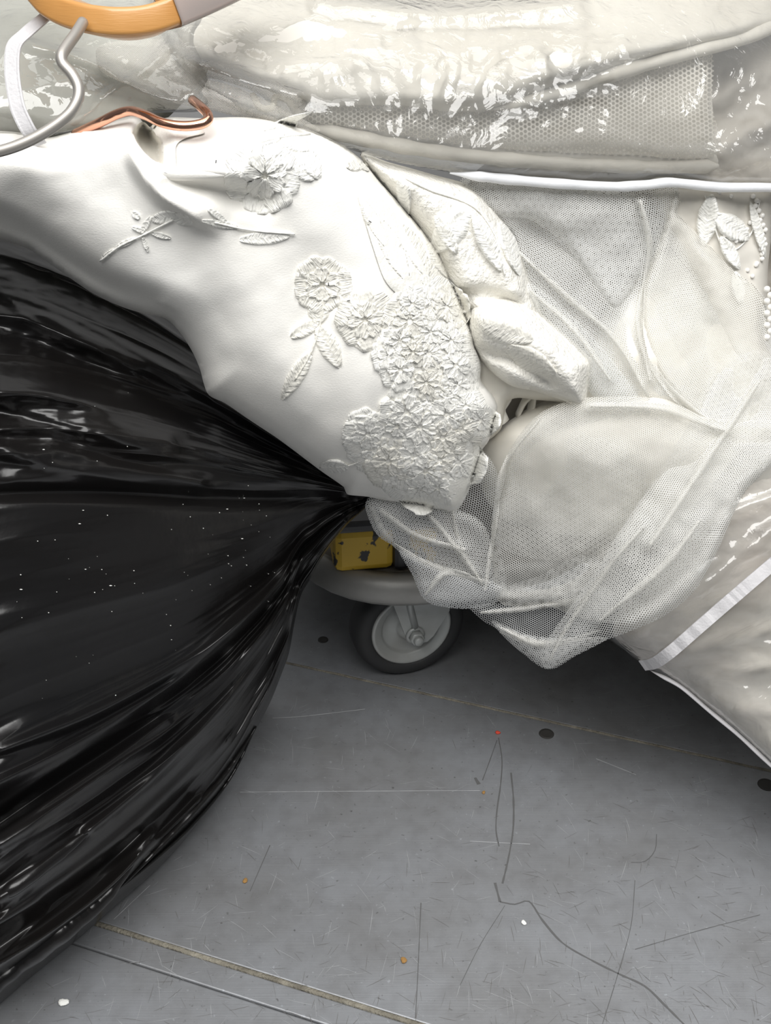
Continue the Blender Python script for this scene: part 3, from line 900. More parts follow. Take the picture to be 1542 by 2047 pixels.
# ------------------------------------------------------------------ clear garment bag over the top of the heap, with the gowns inside
def gown(name, label, outline, m, off, bulge, rim, strokes=(), noise=(), back=0.05, step=9, cat='dress', fn=None, part='fabric'):
    e = empty(name, label, cat)
    s = Sheet(outline, BD, off, bulge, rim, strokes, noise, fn, step)
    s.build(part, m, e, back)
    return e, s

# left inner gown (grey-green lining seen through the film)
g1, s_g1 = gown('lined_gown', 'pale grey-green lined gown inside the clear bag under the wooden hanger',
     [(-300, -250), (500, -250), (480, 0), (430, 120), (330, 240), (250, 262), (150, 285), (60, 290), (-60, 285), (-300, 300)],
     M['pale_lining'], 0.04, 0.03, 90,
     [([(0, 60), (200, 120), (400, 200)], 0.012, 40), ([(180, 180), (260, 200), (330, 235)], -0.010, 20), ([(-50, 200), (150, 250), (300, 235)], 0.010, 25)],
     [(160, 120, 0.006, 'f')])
# upper satin gown folded inside the bag
g2, s_g2 = gown('folded_gown', 'beige satin gown folded inside the clear garment bag above the netting',
     [(330, -260), (1900, -260), (1900, -60), (1640, 20), (1540, 58), (1470, 85), (1400, 98), (1300, 125), (1200, 155), (1100, 188), (1000, 222), (900, 228), (780, 215), (640, 215),
      (560, 190), (480, 160), (400, 130), (350, 60)],
     M['beige_gown'], 0.012, 0.035, 40,
     [([(420, 110), (560, 70), (800, 45), (1100, 30)], 0.012, 40), ([(500, 150), (700, 120), (900, 120)], 0.008, 40), ([(900, 170), (1150, 110), (1500, 40)], 0.010, 40),
      ([(650, 15), (800, 40), (1000, 30), (1300, 60), (1542, 20)], -0.008, 30)],
     [(260, 130, 0.008, 'f'), (90, 60, 0.003, 'f')])
gown('shade_toned_gown', 'shade-darkened grey gown deep in the heap behind the net petticoat', [(950, 345), (1250, 250), (1330, 110), (1500, 60), (1900, 20), (1950, 300), (1950, 900), (1650, 900), (1400, 880), (1150, 860), (1000, 820), (960, 600)],  # dark gown added behind the gaps, shade put into its colour
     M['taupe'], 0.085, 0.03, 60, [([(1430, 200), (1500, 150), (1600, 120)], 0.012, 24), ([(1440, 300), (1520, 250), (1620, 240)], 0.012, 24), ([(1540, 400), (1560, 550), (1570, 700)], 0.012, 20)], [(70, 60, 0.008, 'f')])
# petticoat with net panel and rolled hem
g3, s_g3 = gown('net_petticoat', 'beige petticoat with coarse net panel and rolled hem inside clear bag',
     [(560, 120), (800, 60), (1250, 60), (1412, 85), (1420, 140), (1426, 220), (1430, 300), (1436, 330), (1400, 345), (1250, 345), (1100, 338), (950, 322), (820, 300), (700, 278), (610, 250), (570, 200)],
     M['beige_gown'], 0.035, 0.022, 30, [([(610, 200), (800, 190), (1000, 240)], 0.006, 40)], [(160, 160, 0.004, 'f')], step=9)
netp = Sheet([(590, 140), (900, 90), (1250, 70), (1412, 88), (1424, 210), (1430, 312), (1250, 312), (1080, 306), (900, 288), (780, 268), (612, 240)], BD, 0.016, 0.016, 40, (), [(120, 120, 0.004, 'f')], None, 9)
netp.build('net_panel', M['netting'], g3, None, 0.0, 0.002)
def hem(pp, rad, m, parent, name='rolled_hem', base=BD, off=0.0, step=8, flat=None, seg=12):
    q = np.asarray(pp, float); c = catmull(q, step)
    d = base(c) + off
    d = d + 0.0015 * vnoise(c[:, 0] / 40, c[:, 1] / 40)
    tp = np.minimum(1, np.linspace(0, 1, len(c)) / 0.08 + 0.15) * np.minimum(1, np.linspace(1, 0, len(c)) / 0.04 + 0.3)
    return tube(name, P(c[:, 0], c[:, 1], d), tp * rad * (1 + 0.12 * vnoise(c[:, 0] / 35, c[:, 1] / 35)), m, parent, seg=seg, flat=flat)
hem([(608, 250), (700, 272), (850, 300), (1000, 318), (1150, 328), (1300, 334), (1436, 332)], 0.0068, M['beige_gown'], g3, off=0.014, flat=(1, 0.75))
hem([(985, 218), (1100, 188), (1250, 140), (1400, 100), (1480, 78), (1560, 48)], 0.0070, M['beige_gown'], g2, 'rolled_edge', off=-0.010, flat=(1, 0.7))
# rolled organza to the left of the net panel
g4 = empty('organza_scarf', 'crumpled translucent organza under the film beside the copper hanger hook', 'scarf')
for i, (o, st) in enumerate((
    ([(320, 60), (420, 90), (540, 130), (610, 170), (612, 240), (560, 230), (520, 190), (440, 160), (360, 150), (300, 120)], [([(340, 90), (450, 125), (590, 190)], 0.01, 22)]),
    ([(200, 90), (340, 80), (400, 130), (410, 170), (380, 200), (330, 195), (260, 170), (200, 140)], [([(220, 110), (320, 140), (400, 170)], 0.012, 22)]),
    ([(330, 150), (420, 160), (500, 185), (600, 235), (640, 262), (560, 262), (480, 235), (400, 215), (340, 200)], [([(360, 170), (480, 205), (600, 250)], 0.010, 18)]))):
    Sheet(o, BD, 0.006 - 0.004 * i, 0.012, 20, st, [(60, 60, 0.003, 'f')], None, 7).build('organza_fold', M['organza'], g4, None, 0.3 * i)
ptube('organza_edge', [(505, 190, .728), (520, 215, .722), (545, 215, .725), (550, 195, .73), (575, 200, .735), (600, 230, .74)], 0.0022, M['ivory_satin'], g4)

# the bag film itself
def crinkle(q, d):
    x, y = q[:, 0], q[:, 1]
    wx = x + 40 * fbm(x / 130, y / 130, 2); wy = y + 40 * fbm(x / 130 + 40, y / 130, 2)
    hot = np.exp(-((x - 680) / 260)**2 - ((y - 150) / 110)**2) + np.exp(-((x - 1130) / 120)**2 - ((y - 150) / 110)**2) + np.exp(-((x - 1490) / 90)**2 - ((y - 230) / 130)**2) + 0.25
    return hot * (0.0035 * ridged(wx / 75, wy / 60, 3) + 0.0012 * ridged(wx / 26, wy / 30, 2))
cb = empty('garment_bag', 'clear plastic garment bag with white piped edge across the top of the heap', 'garment bag')
film_s = Sheet([(300, -280), (1900, -280), (1900, 420), (1640, 385), (1542, 374), (1440, 373), (1340, 364), (1230, 372), (1100, 366), (950, 352), (820, 330), (720, 305), (640, 278), (560, 250),
                (480, 225), (420, 190), (370, 150), (320, 60)], BD, -0.004, 0.030, 60,
               [([(1015, 100), (1060, 90), (1095, 130), (1080, 200), (1072, 235)], 0.0025, 8), ([(330, 115), (420, 135), (520, 170), (600, 190)], 0.010, 14),
                ([(960, 240), (950, 190), (970, 130), (1015, 100)], 0.0025, 8), ([(1180, 160), (1250, 130), (1340, 92)], 0.004, 10),
                ([(640, 0), (850, 25), (1000, 20), (1150, 5)], 0.012, 22)],
               [(240, 120, 0.006, 'f')], crinkle, step=6)
film_s.build('film', M['film_crinkled'], cb)
pip = [(900, 346), (950, 352), (1100, 366), (1230, 373), (1290, 370), (1340, 365), (1440, 374), (1542, 375), (1640, 380), (1800, 400)]
hem(pip, 0.0036, M['piping'], cb, 'piping', off=-0.022)
# left film over the lined gown
film2 = Sheet([(-300, -280), (560, -280), (420, -20), (420, 60), (410, 130), (425, 200), (400, 222), (330, 225), (265, 232), (150, 262), (60, 275), (-300, 290)], BD, -0.002, 0.028, 60,
              [([(60, 90), (170, 120), (300, 190), (370, 215)], 0.007, 12), ([(200, 200), (300, 130), (340, 90)], 0.005, 12), ([(380, 30), (460, 10), (560, -10)], 0.008, 20)],
              [(150, 100, 0.006, 'f')], lambda q, d: 0.0016 * ridged(q[:, 0] / 60, q[:, 1] / 70, 2), step=7)
cb2 = empty('garment_bag', 'smooth clear plastic garment bag with grey webbing loop under the wooden hanger', 'garment bag')
film2.build('film', M['film'], cb2)
loop = catmull([(118, 10, .66), (85, 38, .655), (52, 66, .652), (28, 92, .65), (24, 140, .65), (30, 190, .65), (38, 222, .65), (58, 262, .652), (80, 290, .66)], 6)
ribbon('webbing_loop', P(loop[:, 0], loop[:, 1], loop[:, 2]), (1, 0, 0.15), 0.0092, 0.0009, M['strap'], cb2)

# ------------------------------------------------------------------ hangers
wh = empty('wooden_hanger', 'varnished orange wooden coat hanger with dull steel hook lying on the heap', 'hanger')
hp = catmull([(-30, -150, .66), (30, -60, .645), (75, -5, .635), (120, 22, .63), (170, 36, .625), (230, 42, .622), (295, 38, .624), (360, 18, .63), (450, -20, .65), (560, -75, .68)], 8)
def hanger_bar(c, name, m, grow=0.0):
    pts = P(c[:, 0], c[:, 1], c[:, 2]); n = len(pts)
    tan = np.gradient(pts, axis=0); tan /= np.linalg.norm(tan, axis=1)[:, None]
    upv = np.array([0, CP * 0 + 0.25, 1.0]); upv /= np.linalg.norm(upv)
    s = np.tile(upv, (n, 1)); s -= tan * (s * tan).sum(1)[:, None]; s /= np.linalg.norm(s, axis=1)[:, None]
    bk = np.cross(s, tan); bk *= np.sign((bk @ np.array([0, 1.0, 0])))[:, None]
    a, b, r = 0.0078 + grow, 0.022 + grow, 0.0028
    sec = []
    for cx, cy, a0 in ((b - r, a - r, 0), (-b * 0 + r - grow, a - r, 90), (r - grow, -a + r, 180), (b - r, -a + r, 270)):
        for k in range(5):
            g = math.radians(a0 + k * 22.5); sec.append((cx + r * math.cos(g), cy + r * math.sin(g)))
    K = len(sec); vs = []
    for i in range(n):
        for u, w in sec: vs.append(pts[i] + bk[i] * u + s[i] * w)
    fs = [(i * K + k, i * K + (k + 1) % K, (i + 1) * K + (k + 1) % K, (i + 1) * K + k) for i in range(n - 1) for k in range(K)]
    fs += [tuple(range(K)), tuple(range((n - 1) * K, n * K))[::-1]]
    return mesh_obj(name, vs, fs, m, wh)
hanger_bar(hp, 'bar', M['wood'])
hanger_bar(hp[hp[:, 0] > 352], 'sleeve', M['sleeve'], 0.0012)
ptube('hook', [(166, 44, .622), (150, 70, .612), (132, 95, .604), (123, 112, .60), (126, 128, .60), (145, 150, .60), (157, 175, .60), (155, 200, .60), (138, 228, .60), (100, 258, .60), (50, 285, .60), (0, 302, .60), (-60, 312, .60)], 0.0031, M['steel_wire'], wh, seg=16, step=4)
ch = empty('wire_hanger', 'shiny copper wire hanger with its hook showing above the white dress', 'hanger')
ptube('hook', [(150, 268, .69), (200, 245, .672), (235, 228, .665), (262, 222, .66), (290, 230, .652), (318, 243, .648), (345, 250, .646), (375, 252, .645), (402, 248, .645), (416, 240, .647), (415, 228, .65), (402, 214, .656), (385, 200, .67)], 0.0029, M['copper'], ch, seg=14, step=4)

# ------------------------------------------------------------------ white dress
dress = empty('wedding_dress', 'white crepe wedding dress with floral lace appliqués draped over the black bag', 'dress')
dr_out = [(-320, 300), (-100, 268), (0, 262), (60, 268), (95, 275), (150, 262), (215, 245), (262, 232), (281, 238), (300, 262), (330, 236), (400, 236), (480, 234), (530, 238),
          (600, 254), (645, 270), (690, 294), (725, 322), (758, 362), (800, 408), (850, 466), (882, 515), (905, 570), (930, 628), (948, 680), (963, 728), (962, 760), (985, 790), (995, 815),
          (985, 845), (978, 880), (960, 905), (948, 945), (936, 985), (912, 1022), (880, 1020), (840, 1008), (780, 1002), (735, 993), (694, 988), (688, 974), (640, 940), (560, 880), (500, 840),
          (450, 806), (418, 790), (407, 765), (400, 738), (384, 702), (360, 665), (330, 636), (288, 627), (240, 612), (185, 586), (132, 550), (90, 520), (55, 497), (0, 478), (-120, 440), (-320, 400)]
dr_st = [
    ([(268, 262), (268, 300), (285, 345), (325, 390), (385, 430), (450, 470)], 0.016, 60, 14, 0.25),      # left lobe lies over
    ([(300, 300), (310, 330), (350, 358), (430, 380), (520, 400)], -0.012, 30),
    ([(320, 350), (400, 346), (480, 352)], 0.008, 18),
    ([(60, 340), (150, 440), (250, 520), (330, 600)], 0.012, 70),
    ([(-100, 400), (20, 440), (110, 505), (200, 560), (300, 600)], -0.010, 20, 40),
    ([(330, 430), (450, 540), (560, 700), (680, 860)], 0.012, 120),
    ([(420, 640), (470, 740), (600, 860)], -0.006, 50),
    ([(640, 560), (600, 700), (660, 800)], -0.005, 60),
    ([(520, 300), (640, 420), (740, 560)], 0.012, 110),
    ([(700, 640), (740, 760), (720, 860)], 0.004, 40),
]
def dress_fn(q, d):
    # falls away towards the lace side at the right
    out = -0.00003 * np.clip(q[:, 0] - 760, 0, 400)
    # hollow of the folded neckline
    ins = inside(q, POCKET)
    if ins.any():
        e = seg_dist(q, POCKET)[0]
        out = out - np.where(ins, 0.034 * np.clip(e / 9.0, 0, 1), 0)
    return out
POCKET = np.array([(264, 272), (274, 250), (288, 244), (304, 260), (324, 285), (326, 340), (300, 328), (274, 300)], float)
D = Sheet(dr_out, BD, -0.012, 0.045, 80, dr_st, [(300, 300, 0.005, 'f'), (110, 110, 0.0008, 'f')], dress_fn, step=7)
D.build('crepe_body', M['crepe'], dress, back=0.03)

# pocket: inside of the folded neckline
pk = Sheet([(264, 272), (274, 250), (288, 244), (304, 260), (324, 285), (326, 340), (300, 328), (274, 300)], D.depth, -0.0016, 0.0, 12, (), (), None, 5)
pk.build('neckline_inside', M['crepe_inside'], dress)
ln = Sheet([(304, 250), (340, 246), (400, 256), (408, 266), (372, 276), (352, 292), (350, 338), (326, 342), (322, 290), (310, 266)], D.depth, -0.0024, 0.0006, 8, (), [(14, 14, 0.0007, 'r')], None, 4)
ln.build('lace_facing', M['lace_ground'], dress)
nl = catmull([(263, 268), (268, 290), (284, 316), (308, 336), (345, 346), (400, 348), (450, 350)], 5)
nd = D.depth(nl) + 0.0012
tube('neckline_edge', P(nl[:, 0], nl[:, 1], nd), 0.0042 * np.sin(math.pi * np.linspace(0.03, 0.97, len(nl)))**0.6, M['crepe'], dress, seg=14)

def petal(parent, host, cx, cy, ang, L, Wd, m, lift=0.003, tip=0.5, name='petal', scallop=0.0, start=0.0):
    """raised embroidered petal / leaf lying on the host sheet; px units, ang in degrees (0 = right, 90 = down)"""
    nu, nv = 13, 9
    a = math.radians(ang); ux, uy = math.cos(a), math.sin(a)
    q = []; uv = []; hh = []
    for i in range(nu):
        t = i / (nu - 1)
        w = Wd * (math.sin(math.pi * min(max(t, 0.0), 1.0)**(1.9 - 1.6 * tip))**(0.5 + 0.4 * tip) if 0 < t < 1 else 0.04)
        if scallop: w *= 1 + scallop * math.sin(t * 22)
        for j in range(nv):
            s = j / (nv - 1) * 2 - 1
            l = start + t * L + abs(s) * 0.04 * L * scallop * 8
            q.append((cx + ux * l - uy * s * w / 2, cy + uy * l + ux * s * w / 2))
            uv.append(((t * L + 0.7 * abs(s) * w / 2) / F, s * w / 2 / F) if name == 'leaf' else (s * w * (0.4 + 0.6 * t) / F + cx * 0.01, t * L / F))
            rimh = max(0.0, 1 - abs(s)**6) * (1 if 0 < i < nu - 1 else 0.0)
            hh.append(lift * rimh * (0.72 + 0.45 * math.exp(-((abs(s) - 0.82) / 0.16)**2) - 0.15 * math.exp(-(s / 0.12)**2)))
    q = np.array(q); hh = np.array(hh)
    d = host.depth(q) - hh + np.where(hh < 1e-6, 0.0008, 0)
    fs = [(i * nv + j, i * nv + j + 1, (i + 1) * nv + j + 1, (i + 1) * nv + j) for i in range(nu - 1) for j in range(nv - 1)]
    return mesh_obj(name, P(q[:, 0], q[:, 1], d), fs, m, parent, True, np.array(uv))

def group_part(name, parent):
    e = bpy.data.objects.new(name, None); scene.collection.objects.link(e); e.parent = parent; return e

_bead = None
def bead(parent, host, x, y, r, m, name='bead'):
    global _bead
    import bmesh
    if _bead is None or _bead.materials[0] != m:
        bm = bmesh.new(); bmesh.ops.create_icosphere(bm, subdivisions=2, radius=1)
        _bead = bpy.data.meshes.new('bead'); bm.to_mesh(_bead); bm.free()
        _bead.materials.append(m); _bead.polygons.foreach_set('use_smooth', np.ones(len(_bead.polygons), bool))
    d = host.depth(np.array([[x, y]]))[0] - r * 0.6 if hasattr(host, 'depth') else host
    o = bpy.data.objects.new(name, _bead); scene.collection.objects.link(o); o.parent = parent
    o.location = P(x, y, d); o.scale = (r, r, r)
    return o

def flower(host, parent, cx, cy, R, n, m, rot=0, squash=1.0, lift=0.003, centre=True):
    f = group_part('flower_applique', parent)
    for k in range(n):
        a = rot + 360 * k / n + random.uniform(-8, 8)
        L = R * random.uniform(0.88, 1.1)
        petal(f, host, cx, cy, a + 180 / n, L * 0.62, 2.0 * R * 0.62 * math.sin(math.pi / n), m, lift * 1.5, 0.1, 'petal', 0.10, R * 0.04)
        petal(f, host, cx, cy, a, L, 2.3 * R * math.sin(math.pi / n) * random.uniform(0.95, 1.15), m, lift * random.uniform(0.8, 1.3), 0.0, 'petal', 0.09, R * 0.06)
    if centre:
        for k in range(6):
            a = 2 * math.pi * k / 6
            bead(f, host, cx + R * 0.13 * math.cos(a), cy + R * 0.13 * math.sin(a), 0.0011, m, 'stamen')
    return f
def sprig(host, parent, leaves, stem, m, w=0.0006, lift=0.0022):
    f = group_part('leaf_applique', parent)
    for (x, y, a, L, wd) in leaves:
        petal(f, host, x, y, a, L, wd, m, lift, 0.6, 'leaf', 0.03)
    if stem:
        c = catmull(stem, 6); d = host.depth(c) - 0.0015
        tube('stem', P(c[:, 0], c[:, 1], d), w, m, f, seg=6)
    return f
EM, EI = M['embroidery'], M['embroidery_ivory']
# traced appliqués on the crepe
flower(D, dress, 530, 352, 74, 7, EM, 10, lift=0.0030)
sprig(D, dress, [(500, 285, -15, 75, 36), (560, 275, 20, 70, 38), (600, 290, 60, 80, 46), (590, 330, 35, 50, 40), (560, 270, -40, 45, 28), (520, 262, -20, 110, 16)], [(500, 290), (560, 275), (620, 268)], EM)
sprig(D, dress, [(585, 470, 175, 110, 34), (480, 455, 190, 80, 18), (455, 445, 215, 50, 16)], [(590, 468), (500, 460), (430, 445)], EM, lift=0.0015)
sprig(D, dress, [(200, 522, -40, 38, 12), (232, 495, -25, 45, 14), (280, 470, -60, 45, 16), (284, 470, 70, 38, 12), (300, 468, -160, 40, 12), (300, 465, 15, 45, 14), (300, 440, -10, 60, 30), (280, 438, -140, 22, 16), (340, 430, 20, 50, 26)],
      [(200, 522), (240, 492), (290, 468), (345, 440)], EM, lift=0.0016)
sprig(D, dress, [(690, 330, 5, 40, 24), (715, 322, 40, 30, 16)], None, EI)
flower(D, dress, 645, 570, 56, 6, EI, 0, lift=0.0026)
sprig(D, dress, [(640, 640, 150, 70, 34), (625, 700, 122, 120, 36), (632, 645, 62, 105, 46), (640, 590, 95, 60, 50)], [(650, 590), (640, 650), (622, 705), (590, 760)], EI)
flower(D, dress, 730, 640, 58, 6, EI, 20, lift=0.0026)
# long leaf panel next to the right-hand edge
lp = Sheet([(718, 388), (760, 395), (800, 440), (835, 500), (862, 560), (850, 600), (800, 590), (770, 560), (748, 500), (730, 440)], D.depth, -0.0012, 0.0012, 8, (), [(16, 16, 0.0005, 'r')], None, 5)
lp.build('lace_panel', M['lace_ground'], dress)
sprig(D, dress, [(720, 392, 62, 120, 34), (752, 430, 64, 150, 56), (800, 445, 62, 130, 46), (840, 510, 66, 110, 50), (850, 480, 58, 90, 30)], [(722, 392), (770, 450), (805, 520), (800, 585)], EI, lift=0.003)
# dense embroidery along the right-hand edge and at the hem
def dense(outline, nfl, seed, R=(34, 58)):
    lp = Sheet(outline, D.depth, -0.001, 0.0014, 8, (), [(14, 14, 0.0005, 'r')], None, 5)
    lp.build('lace_panel', M['lace_ground'], dress)
    r = random.Random(seed); o = lp.out; n = 0; pl = []
    for _ in range(600):
        if n >= nfl: break
        x = r.uniform(o[:, 0].min(), o[:, 0].max()); y = r.uniform(o[:, 1].min(), o[:, 1].max())
        q = np.array([[x, y]])
        if not inside(q, o)[0] or seg_dist(q, o)[0][0] < 16: continue
        if any((x - a)**2 + (y - b)**2 < 32**2 for a, b in pl): continue
        pl.append((x, y)); n += 1
        edge = seg_dist(q, o)[0][0]
        flower(D, dress, x, y, min(r.uniform(*R), edge + 26), r.choice([5, 6, 7]), r.choice([EM, EM, EI]), r.uniform(0, 90), lift=r.uniform(0.0026, 0.0040))
dense([(790, 585), (850, 570), (895, 580), (928, 640), (946, 690), (960, 740), (945, 775), (900, 800), (840, 800), (790, 780), (755, 730), (750, 680), (775, 640)], 16, 5)
dense([(800, 800), (880, 780), (950, 800), (985, 830), (970, 870), (950, 900), (938, 950), (930, 985), (905, 1015), (850, 1000), (800, 985), (760, 950), (705, 920), (700, 870), (740, 835)], 20, 11)
sprig(D, dress, [(700, 935, 185, 62, 30), (770, 860, 200, 70, 40), (860, 880, -60, 110, 50), (900, 870, 110, 100, 40)], [(640, 935), (700, 930), (760, 900), (830, 880), (890, 830)], EM, lift=0.004)

for x, y, a in ((432, 323, 30), (697, 601, 50), (657, 568, 80), (740, 443, 10)):
    c = np.array([[x - 3 * math.cos(a), y - 3 * math.sin(a)], [x, y], [x + 3 * math.cos(a), y + 3 * math.sin(a)]])
    tube('lint', P(c[:, 0], c[:, 1], D.depth(c) - 0.004), 0.00035, M['graphite'], dress, seg=5)
# ------------------------------------------------------------------ ivory lace dress in the middle
lace_d = empty('lace_dress', 'ivory lace dress with embroidered leaves crumpled between white dress and tulle', 'dress')
L1 = Sheet([(720, 310), (780, 325), (870, 350), (940, 372), (990, 420), (1030, 480), (1060, 560), (1085, 640), (1040, 690), (980, 660), (930, 620), (890, 560), (850, 480), (790, 400)], BD, 0.000, 0.030, 50,
           [([(830, 360), (880, 420), (920, 520), (960, 600)], 0.010, 40), ([(950, 420), (1000, 500), (1030, 580)], 0.008, 30), ([(905, 600), (960, 590), (1030, 610)], -0.012, 18)],
           [(60, 60, 0.003, 'f'), (22, 22, 0.0006, 'r')], None, 6)
L1.build('lace_body', M['lace_textured'], lace_d, back=0.03)
L2 = Sheet([(935, 625), (965, 598), (1015, 590), (1060, 610), (1110, 650), (1165, 700), (1186, 725), (1178, 770), (1166, 812), (1125, 800), (1070, 782), (1020, 770), (975, 735), (945, 690)], BD, -0.008, 0.034, 55,
           [([(950, 640), (1030, 650), (1110, 710), (1170, 780)], 0.010, 40), ([(960, 705), (1030, 722), (1100, 770)], -0.012, 14)], [(50, 50, 0.002, 'f'), (18, 18, 0.0007, 'r')], None, 6)
L2.build('rolled_sleeve', M['lace_textured'], lace_d, back=0.03)
L3 = Sheet([(950, 700), (1000, 715), (1060, 745), (1110, 780), (1150, 805), (1080, 800), (1020, 800), (1000, 860), (960, 880), (950, 800)], BD, 0.012, 0.016, 30, (), [(40, 40, 0.003, 'f')], None, 6)
L3.build('lace_lining', M['ivory_satin'], lace_d, back=0.02)
sprig(L1, lace_d, [(940, 415, 130, 120, 62), (945, 430, 62, 130, 40), (870, 430, 60, 90, 34), (1000, 440, 70, 120, 34), (800, 345, 80, 90, 30)], [(800, 350), (860, 380), (945, 412), (990, 470), (1010, 550)], EM, lift=0.005)
sprig(L2, lace_d, [(955, 640, 20, 120, 60), (1010, 690, 30, 120, 50)], None, EI, lift=0.003)
ptube('loose_trim', [(985, 735, .845), (1005, 760, .84), (1015, 790, .842), (1000, 820, .846), (1008, 845, .85)], 0.006, M['lace_ground'], lace_d, flat=(1, 0.4))
ptube('loose_trim', [(1035, 830, .86), (1050, 800, .85), (1065, 790, .85), (1060, 825, .858), (1045, 850, .865)], 0.005, M['ivory_satin'], lace_d, flat=(1, 0.35))

# ------------------------------------------------------------------ tulle skirt
tul = empty('tulle_skirt', 'ivory satin skirt under loose layers of white tulle spilling off the trolley', 'dress')
U = Sheet([(1200, 640), (1260, 560), (1340, 500), (1480, 560), (1560, 700), (1700, 800), (1650, 950), (1500, 1000), (1430, 1060), (1330, 1090), (1200, 1075), (1080, 1060), (980, 1010), (960, 900), (1050, 820), (1130, 780)],
          BD, 0.030, 0.030, 90, [([(1150, 440), (1250, 620), (1330, 800)], 0.015, 60), ([(1180, 800), (1300, 780), (1450, 820)], -0.012, 40), ([(1100, 900), (1250, 880), (1400, 930)], 0.012, 80)], [(150, 150, 0.006, 'f')], None, 9)
U.build('satin_underskirt', M['ivory_satin'], tul, back=0.06)
def tl(outline, off, m='tulle', st=(), rot=0.0, bulge=0.012, rim=26, noise=None, warp=0.006, step=7, name='tulle_layer', fn=None):
    s = Sheet(outline, BD, off, bulge, rim, st, noise if noise is not None else [(120, 120, 0.005, 'f'), (45, 60, 0.0015, 'f')], fn, step)
    s.build(name, M[m], tul, None, rot, warp)
    for k in st:
        if k[1] > 0 and k[2] <= 20:
            c = catmull(k[0], 10); w = 3 + 0.35 * k[2]
            t = np.gradient(c, axis=0); t /= np.linalg.norm(t, axis=1)[:, None]
            nn = np.stack([-t[:, 1], t[:, 0]], -1)
            ww = (w * np.sin(math.pi * np.linspace(0.06, 0.94, len(c)))**0.5 * (1 + 0.4 * vnoise(c[:, 0] / 40, c[:, 1] / 40)))[:, None]
            mm = 5; vs = []
            uvs = []
            for j in range(mm):
                u = j / (mm - 1) * 2 - 1
                g = c + nn * ww * u
                d = s.depth(g) - 0.002 - 0.003 * (1 - u * u)
                vs.append(P(g[:, 0], g[:, 1], d)); uvs.append(g / F * 0.85)
            L_ = len(c); vs = np.concatenate(vs, 0); uvs = np.concatenate(uvs, 0)
            mesh_obj('tulle_fold', vs, [(j * L_ + i, j * L_ + i + 1, (j + 1) * L_ + i + 1, (j + 1) * L_ + i) for j in range(mm - 1) for i in range(L_ - 1)], M['tulle_fine'], tul, True, uvs)
    return s
# upper veil layers
tl([(925, 356), (1100, 372), (1250, 380), (1345, 368), (1360, 372), (1358, 410), (1350, 432), (1310, 520), (1290, 600), (1300, 680), (1350, 760), (1400, 830), (1300, 800), (1190, 792), (1150, 720), (1095, 655), (1050, 570), (1025, 480), (975, 420)], 0.002, 'tulle',
   [([(1010, 480), (1130, 590), (1230, 680), (1300, 800)], 0.006, 8), ([(1280, 400), (1300, 500), (1280, 640), (1300, 760)], 0.008, 14), ([(1060, 460), (1180, 500), (1240, 560)], -0.008, 30)], 0.15)
tl([(930, 360), (1250, 378), (1285, 420), (1300, 500), (1280, 560), (1230, 620), (1180, 560), (1130, 490), (1060, 440), (990, 430)], -0.004, 'tulle', [([(1130, 440), (1250, 430)], 0.004, 30)], -0.1)
tl([(1350, 372), (1362, 400), (1355, 425), (1440, 510), (1530, 595), (1545, 680), (1570, 850), (1540, 930), (1480, 900), (1400, 840), (1330, 770), (1290, 680), (1285, 580), (1320, 480)], -0.004, 'tulle_fine',
   [([(1290, 560), (1285, 680), (1340, 780), (1430, 850)], 0.008, 12), ([(1420, 520), (1490, 700), (1480, 880)], 0.008, 40), ([(1360, 480), (1400, 640), (1440, 820)], -0.006, 30)], 0.3)
tl([(1300, 430), (1400, 480), (1520, 590), (1545, 700), (1600, 850), (1500, 900), (1380, 850), (1300, 760), (1270, 640), (1280, 520)], 0.012, 'tulle', [([(1330, 500), (1350, 640), (1450, 820)], 0.008, 40)], -0.25)
tl([(1040, 560), (1110, 600), (1200, 690), (1270, 780), (1300, 830), (1190, 795), (1150, 725), (1090, 660)], -0.010, 'tulle_open', [([(1060, 580), (1150, 660), (1220, 760)], 0.006, 8)], 0.5)
# large lower swag
tl([(1145, 800), (1230, 792), (1330, 800), (1420, 835), (1560, 840), (1620, 880), (1542, 935), (1490, 985), (1440, 1080), (1380, 1180), (1290, 1240), (1180, 1240), (1090, 1210), (1000, 1205), (985, 1120), (985, 1050), (1010, 970), (1020, 900), (1075, 830)], -0.016, 'tulle_fine',
   [([(1080, 835), (1010, 930), (985, 1080), (970, 1180)], 0.006, 10), ([(1180, 810), (1330, 815), (1450, 860)], 0.008, 14), ([(1000, 1180), (1120, 1160), (1230, 1080), (1290, 1000)], -0.008, 20), ([(1100, 900), (1250, 920), (1380, 900)], 0.008, 50)], 0.05)
tl([(1080, 830), (1200, 800), (1340, 810), (1440, 850), (1480, 960), (1390, 1060), (1260, 1110), (1100, 1120), (1000, 1090), (990, 1000), (1020, 900)], 0.006, 'tulle', [([(1050, 880), (1200, 900), (1400, 880)], 0.006, 40)], 0.4)
tl([(960, 900), (1000, 960), (1000, 1080), (1010, 1190), (940, 1215), (895, 1214), (850, 1200), (820, 1140), (790, 1095), (755, 1070), (735, 1030), (733, 1000), (760, 985), (850, 980), (920, 960)], 0.000, 'tulle_open',
   [([(905, 1020), (920, 1090), (965, 1170)], 0.006, 6), ([(740, 1010), (780, 1080), (860, 1130), (980, 1165)], 0.006, 10)], 0.2)
tl([(735, 1000), (800, 1000), (880, 1010), (960, 1040), (990, 1110), (985, 1165), (900, 1150), (820, 1105), (760, 1075), (737, 1035)], -0.008, 'tulle', [([(760, 1020), (830, 1070), (930, 1100)], 0.006, 14), ([(840, 1010), (900, 1080), (960, 1160)], 0.004, 8)], -0.3)
